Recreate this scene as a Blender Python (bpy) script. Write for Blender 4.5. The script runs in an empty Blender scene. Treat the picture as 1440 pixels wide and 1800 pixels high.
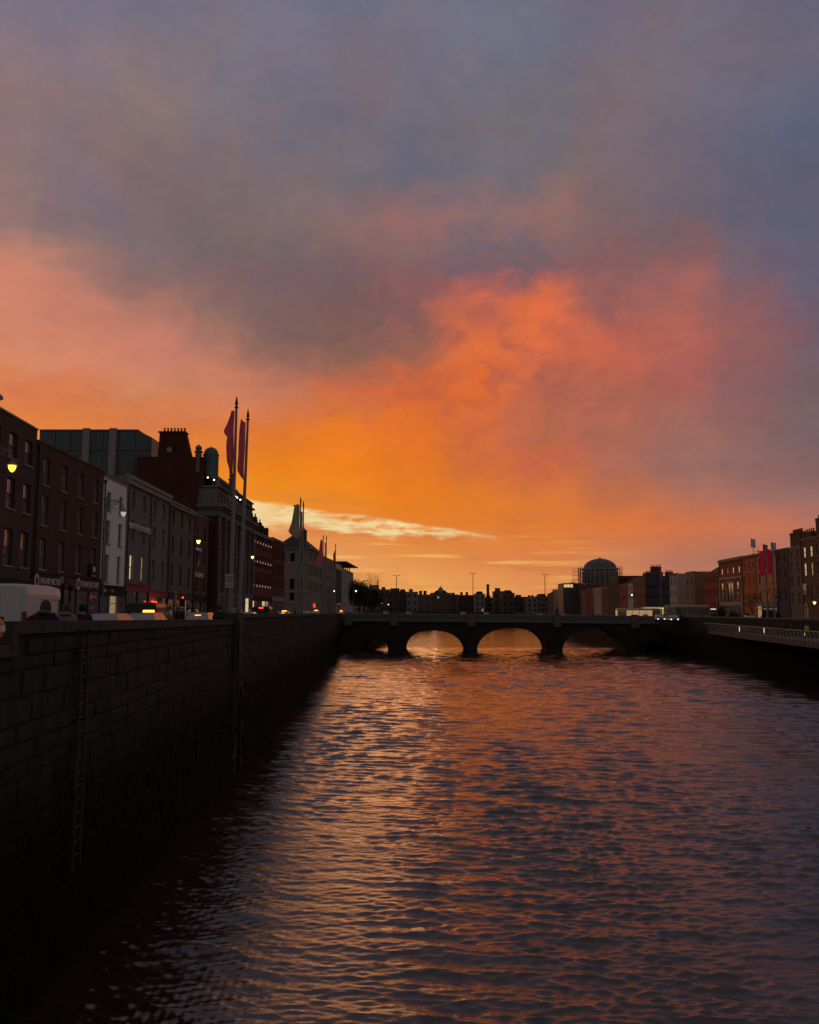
import bpy, math, random
import numpy as np
from mathutils import Vector, Matrix
random.seed(7); np.random.seed(7)
S = bpy.context.scene; COL = S.collection
# ------------------------------------------------------------------ camera
F = 1530.0; H = 7.8; TH = math.atan(173 / F)
cam = bpy.data.cameras.new('camera'); cam.sensor_fit = 'HORIZONTAL'; cam.sensor_width = 36
cam.lens = F / 1440 * 36; cam.clip_start = .1; cam.clip_end = 20000
co = bpy.data.objects.new('camera', cam); COL.objects.link(co)
co.location = (0, 0, H); co.rotation_euler = (math.pi / 2 + TH, 0, 0); S.camera = co
CT, ST = math.cos(TH), math.sin(TH)
def ray(px, py):
    u = (px - 720) / F; v = (900 - py) / F
    return Vector((u, CT - v * ST, ST + v * CT))
def P(px, py, Y):                       # point of the place seen at (px, py), Y metres ahead
    d = ray(px, py); return Vector((0, 0, H)) + d * (Y / d.y)
def zat(py, Y, px=720): return P(px, py, Y).z
def ux(px): return (px - 720) / F / (CT + 0.0 * ST) * CT * 1.0
# ------------------------------------------------------------------ sky
def srgb(c): return tuple((x / 255 / 12.92 if x / 255 <= .04045 else ((x / 255 + .055) / 1.055) ** 2.4) for x in c)
W = bpy.data.worlds.new('World'); S.world = W; W.use_nodes = True
nt = W.node_tree; N = nt.nodes; L = nt.links; N.clear()
def nd(t, **k):
    n = N.new(t)
    for a, b in k.items(): setattr(n, a, b)
    return n
def put(sock, v):
    if isinstance(v, (int, float, tuple)): sock.default_value = v
    else: L.new(v, sock)
def M(op, a, b=0.0, c=0.0, clamp=False):
    n = nd('ShaderNodeMath', operation=op, use_clamp=clamp); put(n.inputs[0], a); put(n.inputs[1], b); put(n.inputs[2], c); return n.outputs[0]
def SS(x, a, b):                        # smoothstep a..b
    n = nd('ShaderNodeMapRange', interpolation_type='SMOOTHSTEP'); put(n.inputs[0], x); n.inputs[1].default_value = a; n.inputs[2].default_value = b; return n.outputs[0]
def MIX(f, a, b, mode='MIX'):
    n = nd('ShaderNodeMix', data_type='RGBA', blend_type=mode, clamp_factor=True); put(n.inputs[0], f)
    for s, v in ((6, a), (7, b)):
        put(n.inputs[s], v + (1,) if isinstance(v, tuple) and len(v) == 3 else v)
    return n.outputs[2]
def XYZ(a, b, c):
    n = nd('ShaderNodeCombineXYZ'); put(n.inputs[0], a); put(n.inputs[1], b); put(n.inputs[2], c); return n.outputs[0]
def NOI(v, sc, det=6, rough=.55, dist=0.0):
    n = nd('ShaderNodeTexNoise'); put(n.inputs['Vector'], v); n.inputs['Scale'].default_value = sc
    n.inputs['Detail'].default_value = det; n.inputs['Roughness'].default_value = rough; n.inputs['Distortion'].default_value = dist; return n.outputs['Fac']
tc = nd('ShaderNodeTexCoord'); sp = nd('ShaderNodeSeparateXYZ'); L.new(tc.outputs['Generated'], sp.inputs[0])
dx, dy, dz = sp.outputs
az0 = M('ARCTAN2', dx, dy); el0 = M('ARCSINE', dz)
zz = M('ADD', M('MAXIMUM', dz, 0.0), .16)
pv = XYZ(M('DIVIDE', dx, zz), M('DIVIDE', dy, zz), 0.0)       # clouds lie on a layer overhead
av = XYZ(az0, M('MULTIPLY', el0, 1.6), 3.1)
w1 = M('SUBTRACT', NOI(av, 4.5, 4, .5), .5); w2 = M('SUBTRACT', NOI(XYZ(az0, M('MULTIPLY', el0, 1.6), 9.7), 4.5, 4, .5), .5)
f1 = M('SUBTRACT', NOI(av, 17, 7, .55, .6), .5); f2 = M('SUBTRACT', NOI(XYZ(az0, M('MULTIPLY', el0, 1.8), 5.5), 15, 7, .55, .6), .5)
lift = SS(el0, .03, .16)
# keep the calm lower sky less torn than the billows above it
az = M('ADD', az0, M('MULTIPLY', M('ADD', M('MULTIPLY', w1, .045), M('MULTIPLY', f1, .10)), lift))
el = M('ADD', el0, M('MULTIPLY', M('ADD', M('MULTIPLY', w2, .03), M('MULTIPLY', f2, .065)), lift))
XS = list(range(0, 1441, 120))
SKYROWS = """0|112104122 110103121 108103120 106103122 105104124 102104126 100104128 099104127 098104126 097102124 096101122 092100123 088098122
150|122105116 120106116 116105112 113104114 110102114 112102116 103102122 100103124 100104124 099103122 098102120 094100120 090098120
300|128104108 122100106 116098104 112097103 110097103 104098108 097098116 098098114 100097110 101098111 100098112 094097114 088094114
380|134104102 122098100 112093098 110093098 112095099 128098098 146100096 138100098 134098096 104094104 098094108 093093111 088092112
430|176116098 140104096 116096098 104090096 104090096 124094094 130094092 106090100 106090100 112090098 114090098 098091105 090091110
480|188120096 164112094 126098094 108090092 104086092 106086090 118086088 104086096 112086094 124088092 140090088 104088098 092089106
530|192122094 182116094 154108092 122096088 108086086 108084084 120084082 190096072 214102064 134088084 150092082 124086088 098088102
580|194122092 190120092 176112092 146102086 116090082 112086080 122086078 208100060 218102060 160090078 170094080 134086084 102086098
630|202126086 196122090 186116092 172110086 146098080 130092074 150092070 214102052 200096064 190096072 166092080 130086084 106086094
680|216128078 208126082 202124084 196120084 190112080 196110070 216106054 222110046 176092068 170092072 164090078 132086084 112086088
750|238140044 226132060 214126068 214124064 222122046 228124034 226118038 206108056 180098068 162094074 152094080 132090084 116090092
820|234142048 230138048 228134046 230134036 234132022 232128022 228122032 214114050 198106066 168098076 146098086 136095088 128094090
880|232142050 232140044 232140040 234140030 236142030 234132024 230124028 224122036 216118050 194110068 168104082 156102088 146100090
930|232146056 232146056 232146056 234150060 232150084 228136060 226126040 226124042 224122046 218118056 206112066 194108076 176106086
985|230150070 230150070 230150070 230150070 222150086 224150086 226144074 222136070 216128070 196118078 172108084 160106088 150104092
1040|230156080 230156080 230156080 230158080 228160080 232164084 236166086 228154084 222142080 206128080 192114080 180110086 170108090
1073|230156080 230156080 230156080 230158080 230162084 232166086 236170090 230158086 224146084 208130082 196118082 182112088 172110090"""
YS = []; G = []
for ln in SKYROWS.split("\n"):
    a, b = ln.split("|"); YS.append(int(a)); G.append([(int(q[:3]), int(q[3:6]), int(q[6:])) for q in b.split()])
for j, py in enumerate(YS):
    for i, px in enumerate(XS):
        c_ = G[j][i]; hot = c_[0] - c_[2] > 120
        d_ = (9, 6, 2) if py <= 320 else (6, 7, 6) if py <= 640 else (3, 3, 4)
        if py <= 640 and px < 500: d_ = (d_[0] + 3, d_[1] + 3, d_[2] + 4)
        if hot and py > 640: d_ = (0, -4 if py < 860 else 0, 4)
        elif py > 640: d_ = (5, 7, 10)
        if px >= 1080 and py <= 450: d_ = (d_[0] + 6, d_[1] - 3, d_[2] - 4)
        if 480 <= py <= 630 and not hot: d_ = (d_[0] + 4, d_[1] - 1, d_[2] + 2)
        G[j][i] = tuple(a + b for a, b in zip(c_, d_))
cols = []; azs = []
for i, px in enumerate(XS):
    r = nd('ShaderNodeValToRGB'); cr = r.color_ramp; cr.interpolation = 'EASE' if False else 'LINEAR'
    st = []
    for j, py in enumerate(YS):
        d = ray(px, py).normalized(); st.append((math.asin(d.z), srgb(G[j][i])))
    st.sort(key=lambda s: s[0])
    while len(cr.elements) < len(st): cr.elements.new(.5)
    for e, (t, c) in zip(cr.elements, st): e.position = max(0.0, min(1.0, (t + .02) / .75)); e.color = c + (1,)
    L.new(M('MULTIPLY', M('ADD', el, .02), 1 / .75), r.inputs[0]); cols.append(r.outputs[0])
    d = ray(px, 800); azs.append(math.atan2(d.x, d.y))
c = cols[0]
for i in range(1, len(XS)): c = MIX(SS(az, azs[i - 1], azs[i]), c, cols[i])
# the clear gap between cloud and horizon, and thin lit streaks below it
gel = lambda px, py: math.asin(ray(px, py).normalized().z)
def azof(px, py): d = ray(px, py); return math.atan2(d.x, d.y)
a0, e0, a1, e1 = azof(437, 880), gel(437, 876), azof(880, 940), gel(880, 940)
t = M('DIVIDE', M('SUBTRACT', az0, a0), a1 - a0)
up = M('ADD', M('ADD', M('MULTIPLY', t, e1 - e0), e0), M('MULTIPLY', M('SUBTRACT', NOI(XYZ(M('MULTIPLY', az0, 1), M('MULTIPLY', el0, 3), 1.0), 16, 6, .6), .5), .012))
thick = M('MAXIMUM', M('SUBTRACT', .033, M('MULTIPLY', t, .027)), .0045)
dn = M('ADD', M('SUBTRACT', up, thick), M('MULTIPLY', M('SUBTRACT', NOI(XYZ(az0, M('MULTIPLY', el0, 5), 4.0), 22, 6, .65), .5), .03))
g = M('MULTIPLY', SS(M('SUBTRACT', up, el0), -.0015, .004), SS(M('SUBTRACT', el0, dn), -.003, .006))
g = M('MULTIPLY', g, M('MULTIPLY', SS(t, 1.08, .8), SS(t, -1.0, -.2)))
g = M('MULTIPLY', g, M('MAXIMUM', SS(NOI(XYZ(M('MULTIPLY', az0, .8), M('MULTIPLY', el0, 3.5), 21.0), 24, 6, .65), .36, .58), SS(t, .25, .0)))
sn = NOI(XYZ(M('MULTIPLY', az0, .55), M('MULTIPLY', el0, 8), 2.0), 13, 5, .55)
s2 = M('MULTIPLY', SS(sn, .53, .66), M('MULTIPLY', SS(el0, .012, .035), SS(el0, .105, .06)))
s2 = M('MULTIPLY', s2, M('MULTIPLY', SS(az0, -.24, -.1), SS(az0, .28, .08)))
sd = NOI(XYZ(M('MULTIPLY', az0, .6), M('MULTIPLY', el0, 6), 12.0), 9, 6, .6)
s3 = M('MULTIPLY', SS(sd, .5, .68), M('MULTIPLY', SS(el0, .0, .03), SS(el0, .2, .08)))
c = MIX(M('MULTIPLY', s3, .45), c, srgb((196, 112, 72)))
c = MIX(M('MULTIPLY', s2, .7), c, srgb((244, 186, 96)))
c = MIX(M('MULTIPLY', g, .95), c, srgb((240, 218, 158)))
# broad and fine cloud relief
n1 = NOI(av, 7.5, 6, .55, .3); n2 = NOI(av, 34, 8, .68, .6)
k = M('ADD', M('MULTIPLY', M('SUBTRACT', n1, .5), .9), M('MULTIPLY', M('SUBTRACT', n2, .5), .6))
k = M('MULTIPLY', k, M('ADD', M('MULTIPLY', lift, .75), .25))
d_c = ray(900, 640); ca_, ce_ = math.atan2(d_c.x, d_c.y), math.asin(d_c.normalized().z)
rr2 = M('ADD', M('POWER', M('DIVIDE', M('SUBTRACT', az0, ca_), .15), 2.0), M('POWER', M('DIVIDE', M('SUBTRACT', el0, ce_), .095), 2.0))
bil = M('EXPONENT', M('MULTIPLY', rr2, -1.0))
n3 = NOI(XYZ(M('ADD', az0, M('MULTIPLY', f1, .04)), M('MULTIPLY', el0, 1.3), 7.7), 24, 8, .6, .35)
b3 = M('MULTIPLY', M('SUBTRACT', n3, .5), bil)
c = MIX(M('MULTIPLY', M('MAXIMUM', b3, 0.0), 2.6, clamp=True), c, srgb((232, 114, 66)))
c = MIX(M('MULTIPLY', M('MAXIMUM', M('MULTIPLY', b3, -1.0), 0.0), 3.4, clamp=True), c, srgb((148, 88, 80)))
sc_ = XYZ(M('ADD', 1.0, M('MULTIPLY', k, .40)), M('ADD', 1.0, M('MULTIPLY', k, .40)), M('ADD', 1.0, M('MULTIPLY', k, .38)))
c = MIX(1.0, c, sc_, 'MULTIPLY')
n4 = NOI(XYZ(az0, M('MULTIPLY', el0, 1.3), 31.0), 5.5, 5, .6, .4)
hs = M('MULTIPLY', M('SUBTRACT', n4, .5), SS(el0, .26, .42))
c = MIX(1.0, c, XYZ(M('ADD', 1.0, M('MULTIPLY', hs, .8)), M('ADD', 1.0, M('MULTIPLY', hs, .15)), M('SUBTRACT', 1.0, M('MULTIPLY', hs, .5))), 'MULTIPLY')
back = MIX(SS(el0, .0, .5), srgb((118, 102, 98)), srgb((112, 104, 106)))
c = MIX(SS(M('ABSOLUTE', az0), .6, 1.7), c, back)
c = MIX(SS(el0, .72, 1.3), c, srgb((114, 105, 108)))
c = MIX(SS(el0, -.01, -.1), c, (.02, .016, .014))
SUN_EL, SUN_AZ = math.radians(4), math.radians(-9)
sky = nd('ShaderNodeTexSky', sky_type='NISHITA', sun_disc=False, sun_elevation=SUN_EL, sun_rotation=SUN_AZ)
bg1 = nd('ShaderNodeBackground'); L.new(c, bg1.inputs[0]); bg1.inputs[1].default_value = 1.0
bg2 = nd('ShaderNodeBackground'); L.new(sky.outputs[0], bg2.inputs[0]); bg2.inputs[1].default_value = .0003
ad = nd('ShaderNodeAddShader'); L.new(bg1.outputs[0], ad.inputs[0]); L.new(bg2.outputs[0], ad.inputs[1])
wo = nd('ShaderNodeOutputWorld'); L.new(ad.outputs[0], wo.inputs[0])
sl = bpy.data.lights.new('sun', 'SUN'); sl.energy = .12; sl.angle = math.radians(22); sl.color = (1, .5, .25)
so = bpy.data.objects.new('sun', sl); COL.objects.link(so)
so.rotation_euler = Vector((-math.sin(SUN_AZ) * math.cos(SUN_EL), -math.cos(SUN_AZ) * math.cos(SUN_EL), -math.sin(SUN_EL))).to_track_quat('-Z', 'Y').to_euler()
vs = S.view_settings; S.display_settings.display_device = 'sRGB'; vs.view_transform = 'Standard'; vs.look = 'None'; vs.exposure = 0; vs.gamma = 1; vs.use_curve_mapping = False
S.cycles.max_bounces = 6; S.cycles.sample_clamp_indirect = 3.0
# ------------------------------------------------------------------ materials
MATS = {}
def mat(name, col, rough=.7, kind='plain', metal=0.0, spec=.5, emit=0.0, sc=1.0, bump=.3, var=.25):
    if name in MATS: return MATS[name]
    m = bpy.data.materials.new(name); m.use_nodes = True; MATS[name] = m
    t = m.node_tree; n = t.nodes; l = t.links; b = n['Principled BSDF']
    if kind != 'plain' and spec == .5: spec = .12; rough = max(rough, .8)
    b.inputs['Roughness'].default_value = rough; b.inputs['Metallic'].default_value = metal
    b.inputs['Specular IOR Level'].default_value = spec
    if emit:
        b.inputs['Base Color'].default_value = col + (1,); b.inputs['Emission Color'].default_value = col + (1,); b.inputs['Emission Strength'].default_value = emit; return m
    tcn = n.new('ShaderNodeTexCoord')
    def noise(s, det=5, vec=None):
        q = n.new('ShaderNodeTexNoise'); q.inputs['Scale'].default_value = s; q.inputs['Detail'].default_value = det
        l.new(vec or tcn.outputs['Object'], q.inputs['Vector']); return q.outputs['Fac']
    def mp(vec, s):
        q = n.new('ShaderNodeMapping'); q.inputs['Scale'].default_value = s; l.new(vec, q.inputs[0]); return q.outputs[0]
    a = n.new('ShaderNodeMix'); a.data_type = 'RGBA'
    mul = lambda f: tuple(min(1, x * f) for x in col) + (1,)
    a.inputs[6].default_value = mul(1 - var); a.inputs[7].default_value = mul(1 + var)
    if kind == 'brick':
        s2 = n.new('ShaderNodeSeparateXYZ'); l.new(tcn.outputs['Object'], s2.inputs[0])
        ad2 = n.new('ShaderNodeMath'); l.new(s2.outputs[0], ad2.inputs[0]); l.new(s2.outputs[1], ad2.inputs[1])
        cb = n.new('ShaderNodeCombineXYZ'); l.new(ad2.outputs[0], cb.inputs[0]); l.new(s2.outputs[2], cb.inputs[1])
        br = n.new('ShaderNodeTexBrick'); l.new(cb.outputs[0], br.inputs['Vector']); br.inputs['Scale'].default_value = 1
        br.inputs['Brick Width'].default_value = .23; br.inputs['Row Height'].default_value = .075; br.inputs['Mortar Size'].default_value = .008
        br.inputs['Color1'].default_value = mul(.75); br.inputs['Color2'].default_value = mul(1.2); br.inputs['Mortar'].default_value = mul(1.35)
        l.new(noise(.35, 4), a.inputs[0])
        mm = n.new('ShaderNodeMix'); mm.data_type = 'RGBA'; mm.blend_type = 'MULTIPLY'; mm.inputs[0].default_value = 1
        a.inputs[6].default_value = (.6, .6, .6, 1); a.inputs[7].default_value = (1.3, 1.25, 1.2, 1)
        l.new(br.outputs[0], mm.inputs[6]); l.new(a.outputs[2], mm.inputs[7]); l.new(mm.outputs[2], b.inputs['Base Color'])
        bh = br.outputs['Fac']; bd = -bump
    elif kind == 'streak':      # rain streaks running down a rendered or stone face
        l.new(noise(1.2 * sc, 6, mp(tcn.outputs['Object'], (2.2, 2.2, .18))), a.inputs[0]); bh = noise(14 * sc); bd = bump
        l.new(a.outputs[2], b.inputs['Base Color'])
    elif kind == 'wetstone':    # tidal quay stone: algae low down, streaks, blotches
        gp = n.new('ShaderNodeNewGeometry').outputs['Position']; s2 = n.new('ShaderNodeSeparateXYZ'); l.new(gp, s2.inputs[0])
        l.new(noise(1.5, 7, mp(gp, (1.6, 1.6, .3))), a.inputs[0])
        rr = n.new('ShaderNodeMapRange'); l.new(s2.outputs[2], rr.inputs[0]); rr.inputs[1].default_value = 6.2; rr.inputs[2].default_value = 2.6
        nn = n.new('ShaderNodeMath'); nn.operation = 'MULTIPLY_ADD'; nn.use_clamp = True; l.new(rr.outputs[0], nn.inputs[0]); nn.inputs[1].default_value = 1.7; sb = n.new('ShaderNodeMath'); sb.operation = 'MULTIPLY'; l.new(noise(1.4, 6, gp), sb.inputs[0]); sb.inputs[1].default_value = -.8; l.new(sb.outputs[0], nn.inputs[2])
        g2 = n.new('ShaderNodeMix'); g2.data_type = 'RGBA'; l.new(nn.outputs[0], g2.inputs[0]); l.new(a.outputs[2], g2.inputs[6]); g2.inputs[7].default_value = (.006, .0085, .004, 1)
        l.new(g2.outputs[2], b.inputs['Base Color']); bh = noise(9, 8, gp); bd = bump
    else:
        l.new(noise(3.0 * sc), a.inputs[0]); l.new(a.outputs[2], b.inputs['Base Color']); bh = noise(20 * sc); bd = bump * .5
    if bump:
        bp = n.new('ShaderNodeBump'); bp.inputs['Strength'].default_value = abs(bd); bp.inputs['Distance'].default_value = .02; bp.invert = bd < 0
        l.new(bh, bp.inputs['Height']); l.new(bp.outputs[0], b.inputs['Normal'])
    return m
def glassmat():
    m = mat('window_glass', (.27, .27, .28), .04, metal=.45, spec=.9, bump=0, var=.1)
    n = m.node_tree.nodes; l = m.node_tree.links
    b = n['Principled BSDF']; b.inputs['IOR'].default_value = 1.7
    tcn = n.new('ShaderNodeTexCoord'); q = n.new('ShaderNodeTexNoise'); q.inputs['Scale'].default_value = 1.3; q.inputs['Detail'].default_value = 2
    gm = n.new('ShaderNodeNewGeometry'); l.new(gm.outputs['Position'], q.inputs['Vector'])
    bp = n.new('ShaderNodeBump'); bp.inputs['Strength'].default_value = .5; bp.inputs['Distance'].default_value = .03
    l.new(q.outputs['Fac'], bp.inputs['Height']); l.new(bp.outputs[0], b.inputs['Normal']); return m
GLASS = glassmat()
FRAME = mat('window_frame_paint', (.32, .31, .3), .5, var=.1)
FRAMED = mat('dark_window_frame', (.04, .035, .035), .5, var=.1)
GLASSD = mat('dark_glass', (.008, .008, .01), .1, spec=.4, bump=0)
LIT = mat('lit_or_reflecting_window', (1.0, .78, .42), emit=.55)  # room light; on the right-edge house a painted sky reflection
DIM_LIT_OR_REFL = mat('dim_lit_or_reflecting_window', (.8, .62, .3), emit=.22)
SLATE = mat('roof_slate', (.055, .055, .062), .55, kind='streak', var=.35)
STONE = mat('pale_stone', (.3, .285, .27), .75, kind='streak')
BRICKC = mat('chimney_brick', (.13, .07, .055), .85, kind='brick')
POT = mat('chimney_pot_clay', (.22, .11, .07), .8)
IRON = mat('black_iron', (.02, .02, .022), .45, metal=.3)
STEEL = mat('galvanised_steel', (.35, .36, .38), .4, metal=.7)
BLK = mat('black_paint', (.015, .015, .016), .75, var=.1, spec=.25)
# ------------------------------------------------------------------ mesh helpers
class MB:
    def __init__(s): s.v = []; s.f = []; s.m = []; s.mi = 0
    def quad(s, *p):
        i = len(s.v); s.v += [tuple(q) for q in p]; s.f.append(tuple(range(i, i + len(p)))); s.m.append(s.mi); return s
    def box(s, x0, x1, y0, y1, z0, z1, mx=None, taper=0):
        i = len(s.v); t = taper
        pts = [(x0, y0, z0), (x1, y0, z0), (x1, y1, z0), (x0, y1, z0), (x0 + t, y0 + t, z1), (x1 - t, y0 + t, z1), (x1 - t, y1 - t, z1), (x0 + t, y1 - t, z1)]
        if mx is not None: pts = [tuple(mx @ Vector(p)) for p in pts]
        s.v += pts
        for f in ((0, 3, 2, 1), (4, 5, 6, 7), (0, 1, 5, 4), (1, 2, 6, 5), (2, 3, 7, 6), (3, 0, 4, 7)): s.f.append(tuple(i + k for k in f)); s.m.append(s.mi)
        return s
    def tube(s, pts, r, n=8, cap=True):
        pts = [Vector(p) for p in pts]; rs = r if isinstance(r, (list, tuple)) else [r] * len(pts); rings = []
        for k, p in enumerate(pts):
            d = (pts[min(k + 1, len(pts) - 1)] - pts[max(k - 1, 0)]).normalized()
            a = d.cross(Vector((0, 0, 1)) if abs(d.z) < .9 else Vector((1, 0, 0))).normalized(); b = d.cross(a)
            i = len(s.v); rings.append(i)
            for q in range(n):
                an = 2 * math.pi * q / n; s.v.append(tuple(p + (a * math.cos(an) + b * math.sin(an)) * rs[k]))
        for k in range(len(pts) - 1):
            for q in range(n):
                a, b = rings[k] + q, rings[k] + (q + 1) % n; c_, d_ = rings[k + 1] + (q + 1) % n, rings[k + 1] + q
                s.f.append((a, b, c_, d_)); s.m.append(s.mi)
        if cap:
            s.f.append(tuple(rings[0] + q for q in range(n))[::-1]); s.m.append(s.mi)
            s.f.append(tuple(rings[-1] + q for q in range(n))); s.m.append(s.mi)
        return s
    def lathe(s, prof, c=(0, 0, 0), n=16):
        rings = []
        for r, z in prof:
            i = len(s.v); rings.append(i)
            for q in range(n): an = 2 * math.pi * q / n; s.v.append((c[0] + r * math.cos(an), c[1] + r * math.sin(an), c[2] + z))
        for k in range(len(prof) - 1):
            for q in range(n):
                a, b = rings[k] + q, rings[k] + (q + 1) % n; s.f.append((a, b, rings[k + 1] + (q + 1) % n, rings[k + 1] + q)); s.m.append(s.mi)
        s.f.append(tuple(rings[0] + q for q in range(n))[::-1]); s.m.append(s.mi)
        s.f.append(tuple(rings[-1] + q for q in range(n))); s.m.append(s.mi)
        return s
    def prism(s, poly, y0, y1):       # polygon in x,z extruded along y
        n = len(poly); i = len(s.v); s.v += [(x, y0, z) for x, z in poly] + [(x, y1, z) for x, z in poly]
        s.f.append(tuple(range(i, i + n))); s.m.append(s.mi); s.f.append(tuple(range(i + 2 * n - 1, i + n - 1, -1))); s.m.append(s.mi)
        for k in range(n): a, b = k, (k + 1) % n; s.f.append((i + b, i + a, i + n + a, i + n + b)); s.m.append(s.mi)
        return s
    def mesh(s, name, mats, smooth=False):
        me = bpy.data.meshes.new(name); me.from_pydata(s.v, [], s.f)
        for m in (mats if isinstance(mats, (list, tuple)) else [mats]): me.materials.append(m)
        if any(s.m): me.polygons.foreach_set('material_index', s.m)
        if smooth: me.polygons.foreach_set('use_smooth', [True] * len(s.f))
        me.update(); return me
    def obj(s, name, mats, parent=None, smooth=False, loc=None, rz=None):
        return mk(name, s.mesh(name, mats, smooth), parent, loc, rz)
def mk(name, me, parent=None, loc=None, rz=None):
    o = bpy.data.objects.new(name, me); COL.objects.link(o)
    if parent: o.parent = parent
    if loc is not None: o.location = loc
    if rz is not None: o.rotation_euler = (0, 0, rz)
    return o
def thing(name, label, cat, loc=(0, 0, 0), rz=0, group=None, data=None):
    o = mk(name, data, None, loc, rz); o['label'] = label; o['category'] = cat
    if group: o['group'] = group
    return o
def struct(o): o['kind'] = 'structure'; return o
def dup(o, loc, rz=None, label=None, parent=None):
    c_ = o.copy(); COL.objects.link(c_)
    if parent: c_.parent = parent
    else:
        c_.location = loc
        if rz is not None: c_.rotation_euler = (0, 0, rz)
        if label: c_['label'] = label
    for ch in o.children: dup(ch, None, parent=c_)
    return c_
def lettering(txt, size, parent, loc, m, extr=.02, align='LEFT', sx=1.0):
    cu = bpy.data.curves.new('lettering', 'FONT'); cu.body = txt; cu.size = size; cu.extrude = extr; cu.align_x = align; cu.materials.append(m)
    tmp = bpy.data.objects.new('t', cu); COL.objects.link(tmp); me = bpy.data.meshes.new_from_object(tmp.evaluated_get(bpy.context.evaluated_depsgraph_get())); bpy.data.objects.remove(tmp)
    o = mk('lettering', me, parent, loc); o['kind'] = 'stuff'; o.rotation_euler = (math.pi / 2, 0, 0); o.scale = (sx, 1, 1); return o
# ------------------------------------------------------------------ lines of the two quays
def interp(pl, y):
    if y <= pl[0][1]: a, b = pl[0], pl[1]
    else:
        for a, b in zip(pl, pl[1:]):
            if y <= b[1]: break
    t_ = (y - a[1]) / (b[1] - a[1]); return a[0] + (b[0] - a[0]) * t_
LQ = [(-6.8, 0), (-13.8, 178)]
LF = [(-22.2, 20), (-24.6, 56.5), (-25.6, 135), (-19.9, 307), (-16, 420)]
RF = [(60, 60), (63, 134), (66, 185), (69.5, 256), (72, 300), (77, 380), (79, 500)]
def hit(pl, px, py=1040):            # where the vertical plane over a line crosses this column
    u = ray(px, py); u = u.x / u.y; best = None
    for k in range(2, 620):
        y = k * 1.0; d0 = interp(pl, y) - u * y; d1 = interp(pl, y + 1) - u * (y + 1)
        if d0 * d1 <= 0:
            t_ = d0 / (d0 - d1) if d0 != d1 else 0; yy = y + t_; return Vector((interp(pl, yy), yy, 0))
    raise ValueError(px)
GL, GR = H - 1.55, H - 2.15
# ------------------------------------------------------------------ windows
WIN = {}
def win_meshes(w, h, near, dark=False, arch=False):
    k = (round(w, 1), round(h * 5) / 5, near, dark)
    if k in WIN: return WIN[k]
    fr = MB(); t_ = .06 if near else .11; R = .16
    fr.box(0, t_, R, R + .07, 0, h).box(w - t_, w, R, R + .07, 0, h).box(t_, w - t_, R, R + .07, 0, t_).box(t_, w - t_, R, R + .07, h - t_, h)
    fr.box(t_, w - t_, R - .01, R + .06, h * .5 - .035, h * .5 + .035)
    if near: fr.box(w / 2 - .015, w / 2 + .015, R + .012, R + .055, t_, h * .5 - .035).box(w / 2 - .015, w / 2 + .015, R + .012, R + .055, h * .5 + .035, h - t_)
    FM = FRAMED if dark else FRAME
    if near:
        a = fr.mesh('window', FM)
        p1 = MB().quad((t_, R + .04, t_), (w - t_, R + .04, t_), (w - t_, R + .04, h * .5 - .035), (t_, R + .04, h * .5 - .035)).mesh('pane', GLASS)
        p2 = MB().quad((t_, R + .02, h * .5 + .035), (w - t_, R + .02, h * .5 + .035), (w - t_, R + .02, h - t_), (t_, R + .02, h - t_)).mesh('pane', GLASS)
    else:
        fr.mi = 1; fr.quad((t_, R + .04, t_), (w - t_, R + .04, t_), (w - t_, R + .04, h - t_), (t_, R + .04, h - t_)); a = fr.mesh('window', [FM, GLASSD]); p1 = p2 = None
    sill = MB().box(-.08, w + .08, -.07, .16, -.1, -.002).mesh('sill', STONE)
    WIN[k] = (a, p1, p2, sill); return WIN[k]
def add_window(par, x, z, w, h, near=True, lit=None, dark=False, y=0, sill=True):
    a, p1, p2, sl_ = win_meshes(w, h, near, dark)
    o = mk('window', a, par, (x, y, z))
    if p1:
        for q in (p1, p2):
            p = mk('pane', q, o)
            if lit: p.material_slots[0].link = 'OBJECT'; p.material_slots[0].material = lit
    elif lit: o.material_slots[1].link = 'OBJECT'; o.material_slots[1].material = lit
    if sill and near: mk('sill', sl_, o)
    return o
def facade(mb, x0, x1, z0, z1, holes, y=0, rev=.22):
    xs = sorted({x0, x1, *[h_[0] for h_ in holes], *[h_[1] for h_ in holes]}); zs = sorted({z0, z1, *[h_[2] for h_ in holes], *[h_[3] for h_ in holes]})
    for a, b in zip(xs, xs[1:]):
        for c_, d_ in zip(zs, zs[1:]):
            mx, mz = (a + b) / 2, (c_ + d_) / 2
            if any(h_[0] < mx < h_[1] and h_[2] < mz < h_[3] for h_ in holes): continue
            mb.quad((a, y, c_), (b, y, c_), (b, y, d_), (a, y, d_))
    for a, b, c_, d_ in holes:
        mb.quad((a, y, c_), (a, y, d_), (a, y + rev, d_), (a, y + rev, c_)); mb.quad((b, y, c_), (b, y + rev, c_), (b, y + rev, d_), (b, y, d_))
        mb.quad((a, y, c_), (a, y + rev, c_), (b, y + rev, c_), (b, y, c_)); mb.quad((a, y, d_), (b, y, d_), (b, y + rev, d_), (a, y + rev, d_))
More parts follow.
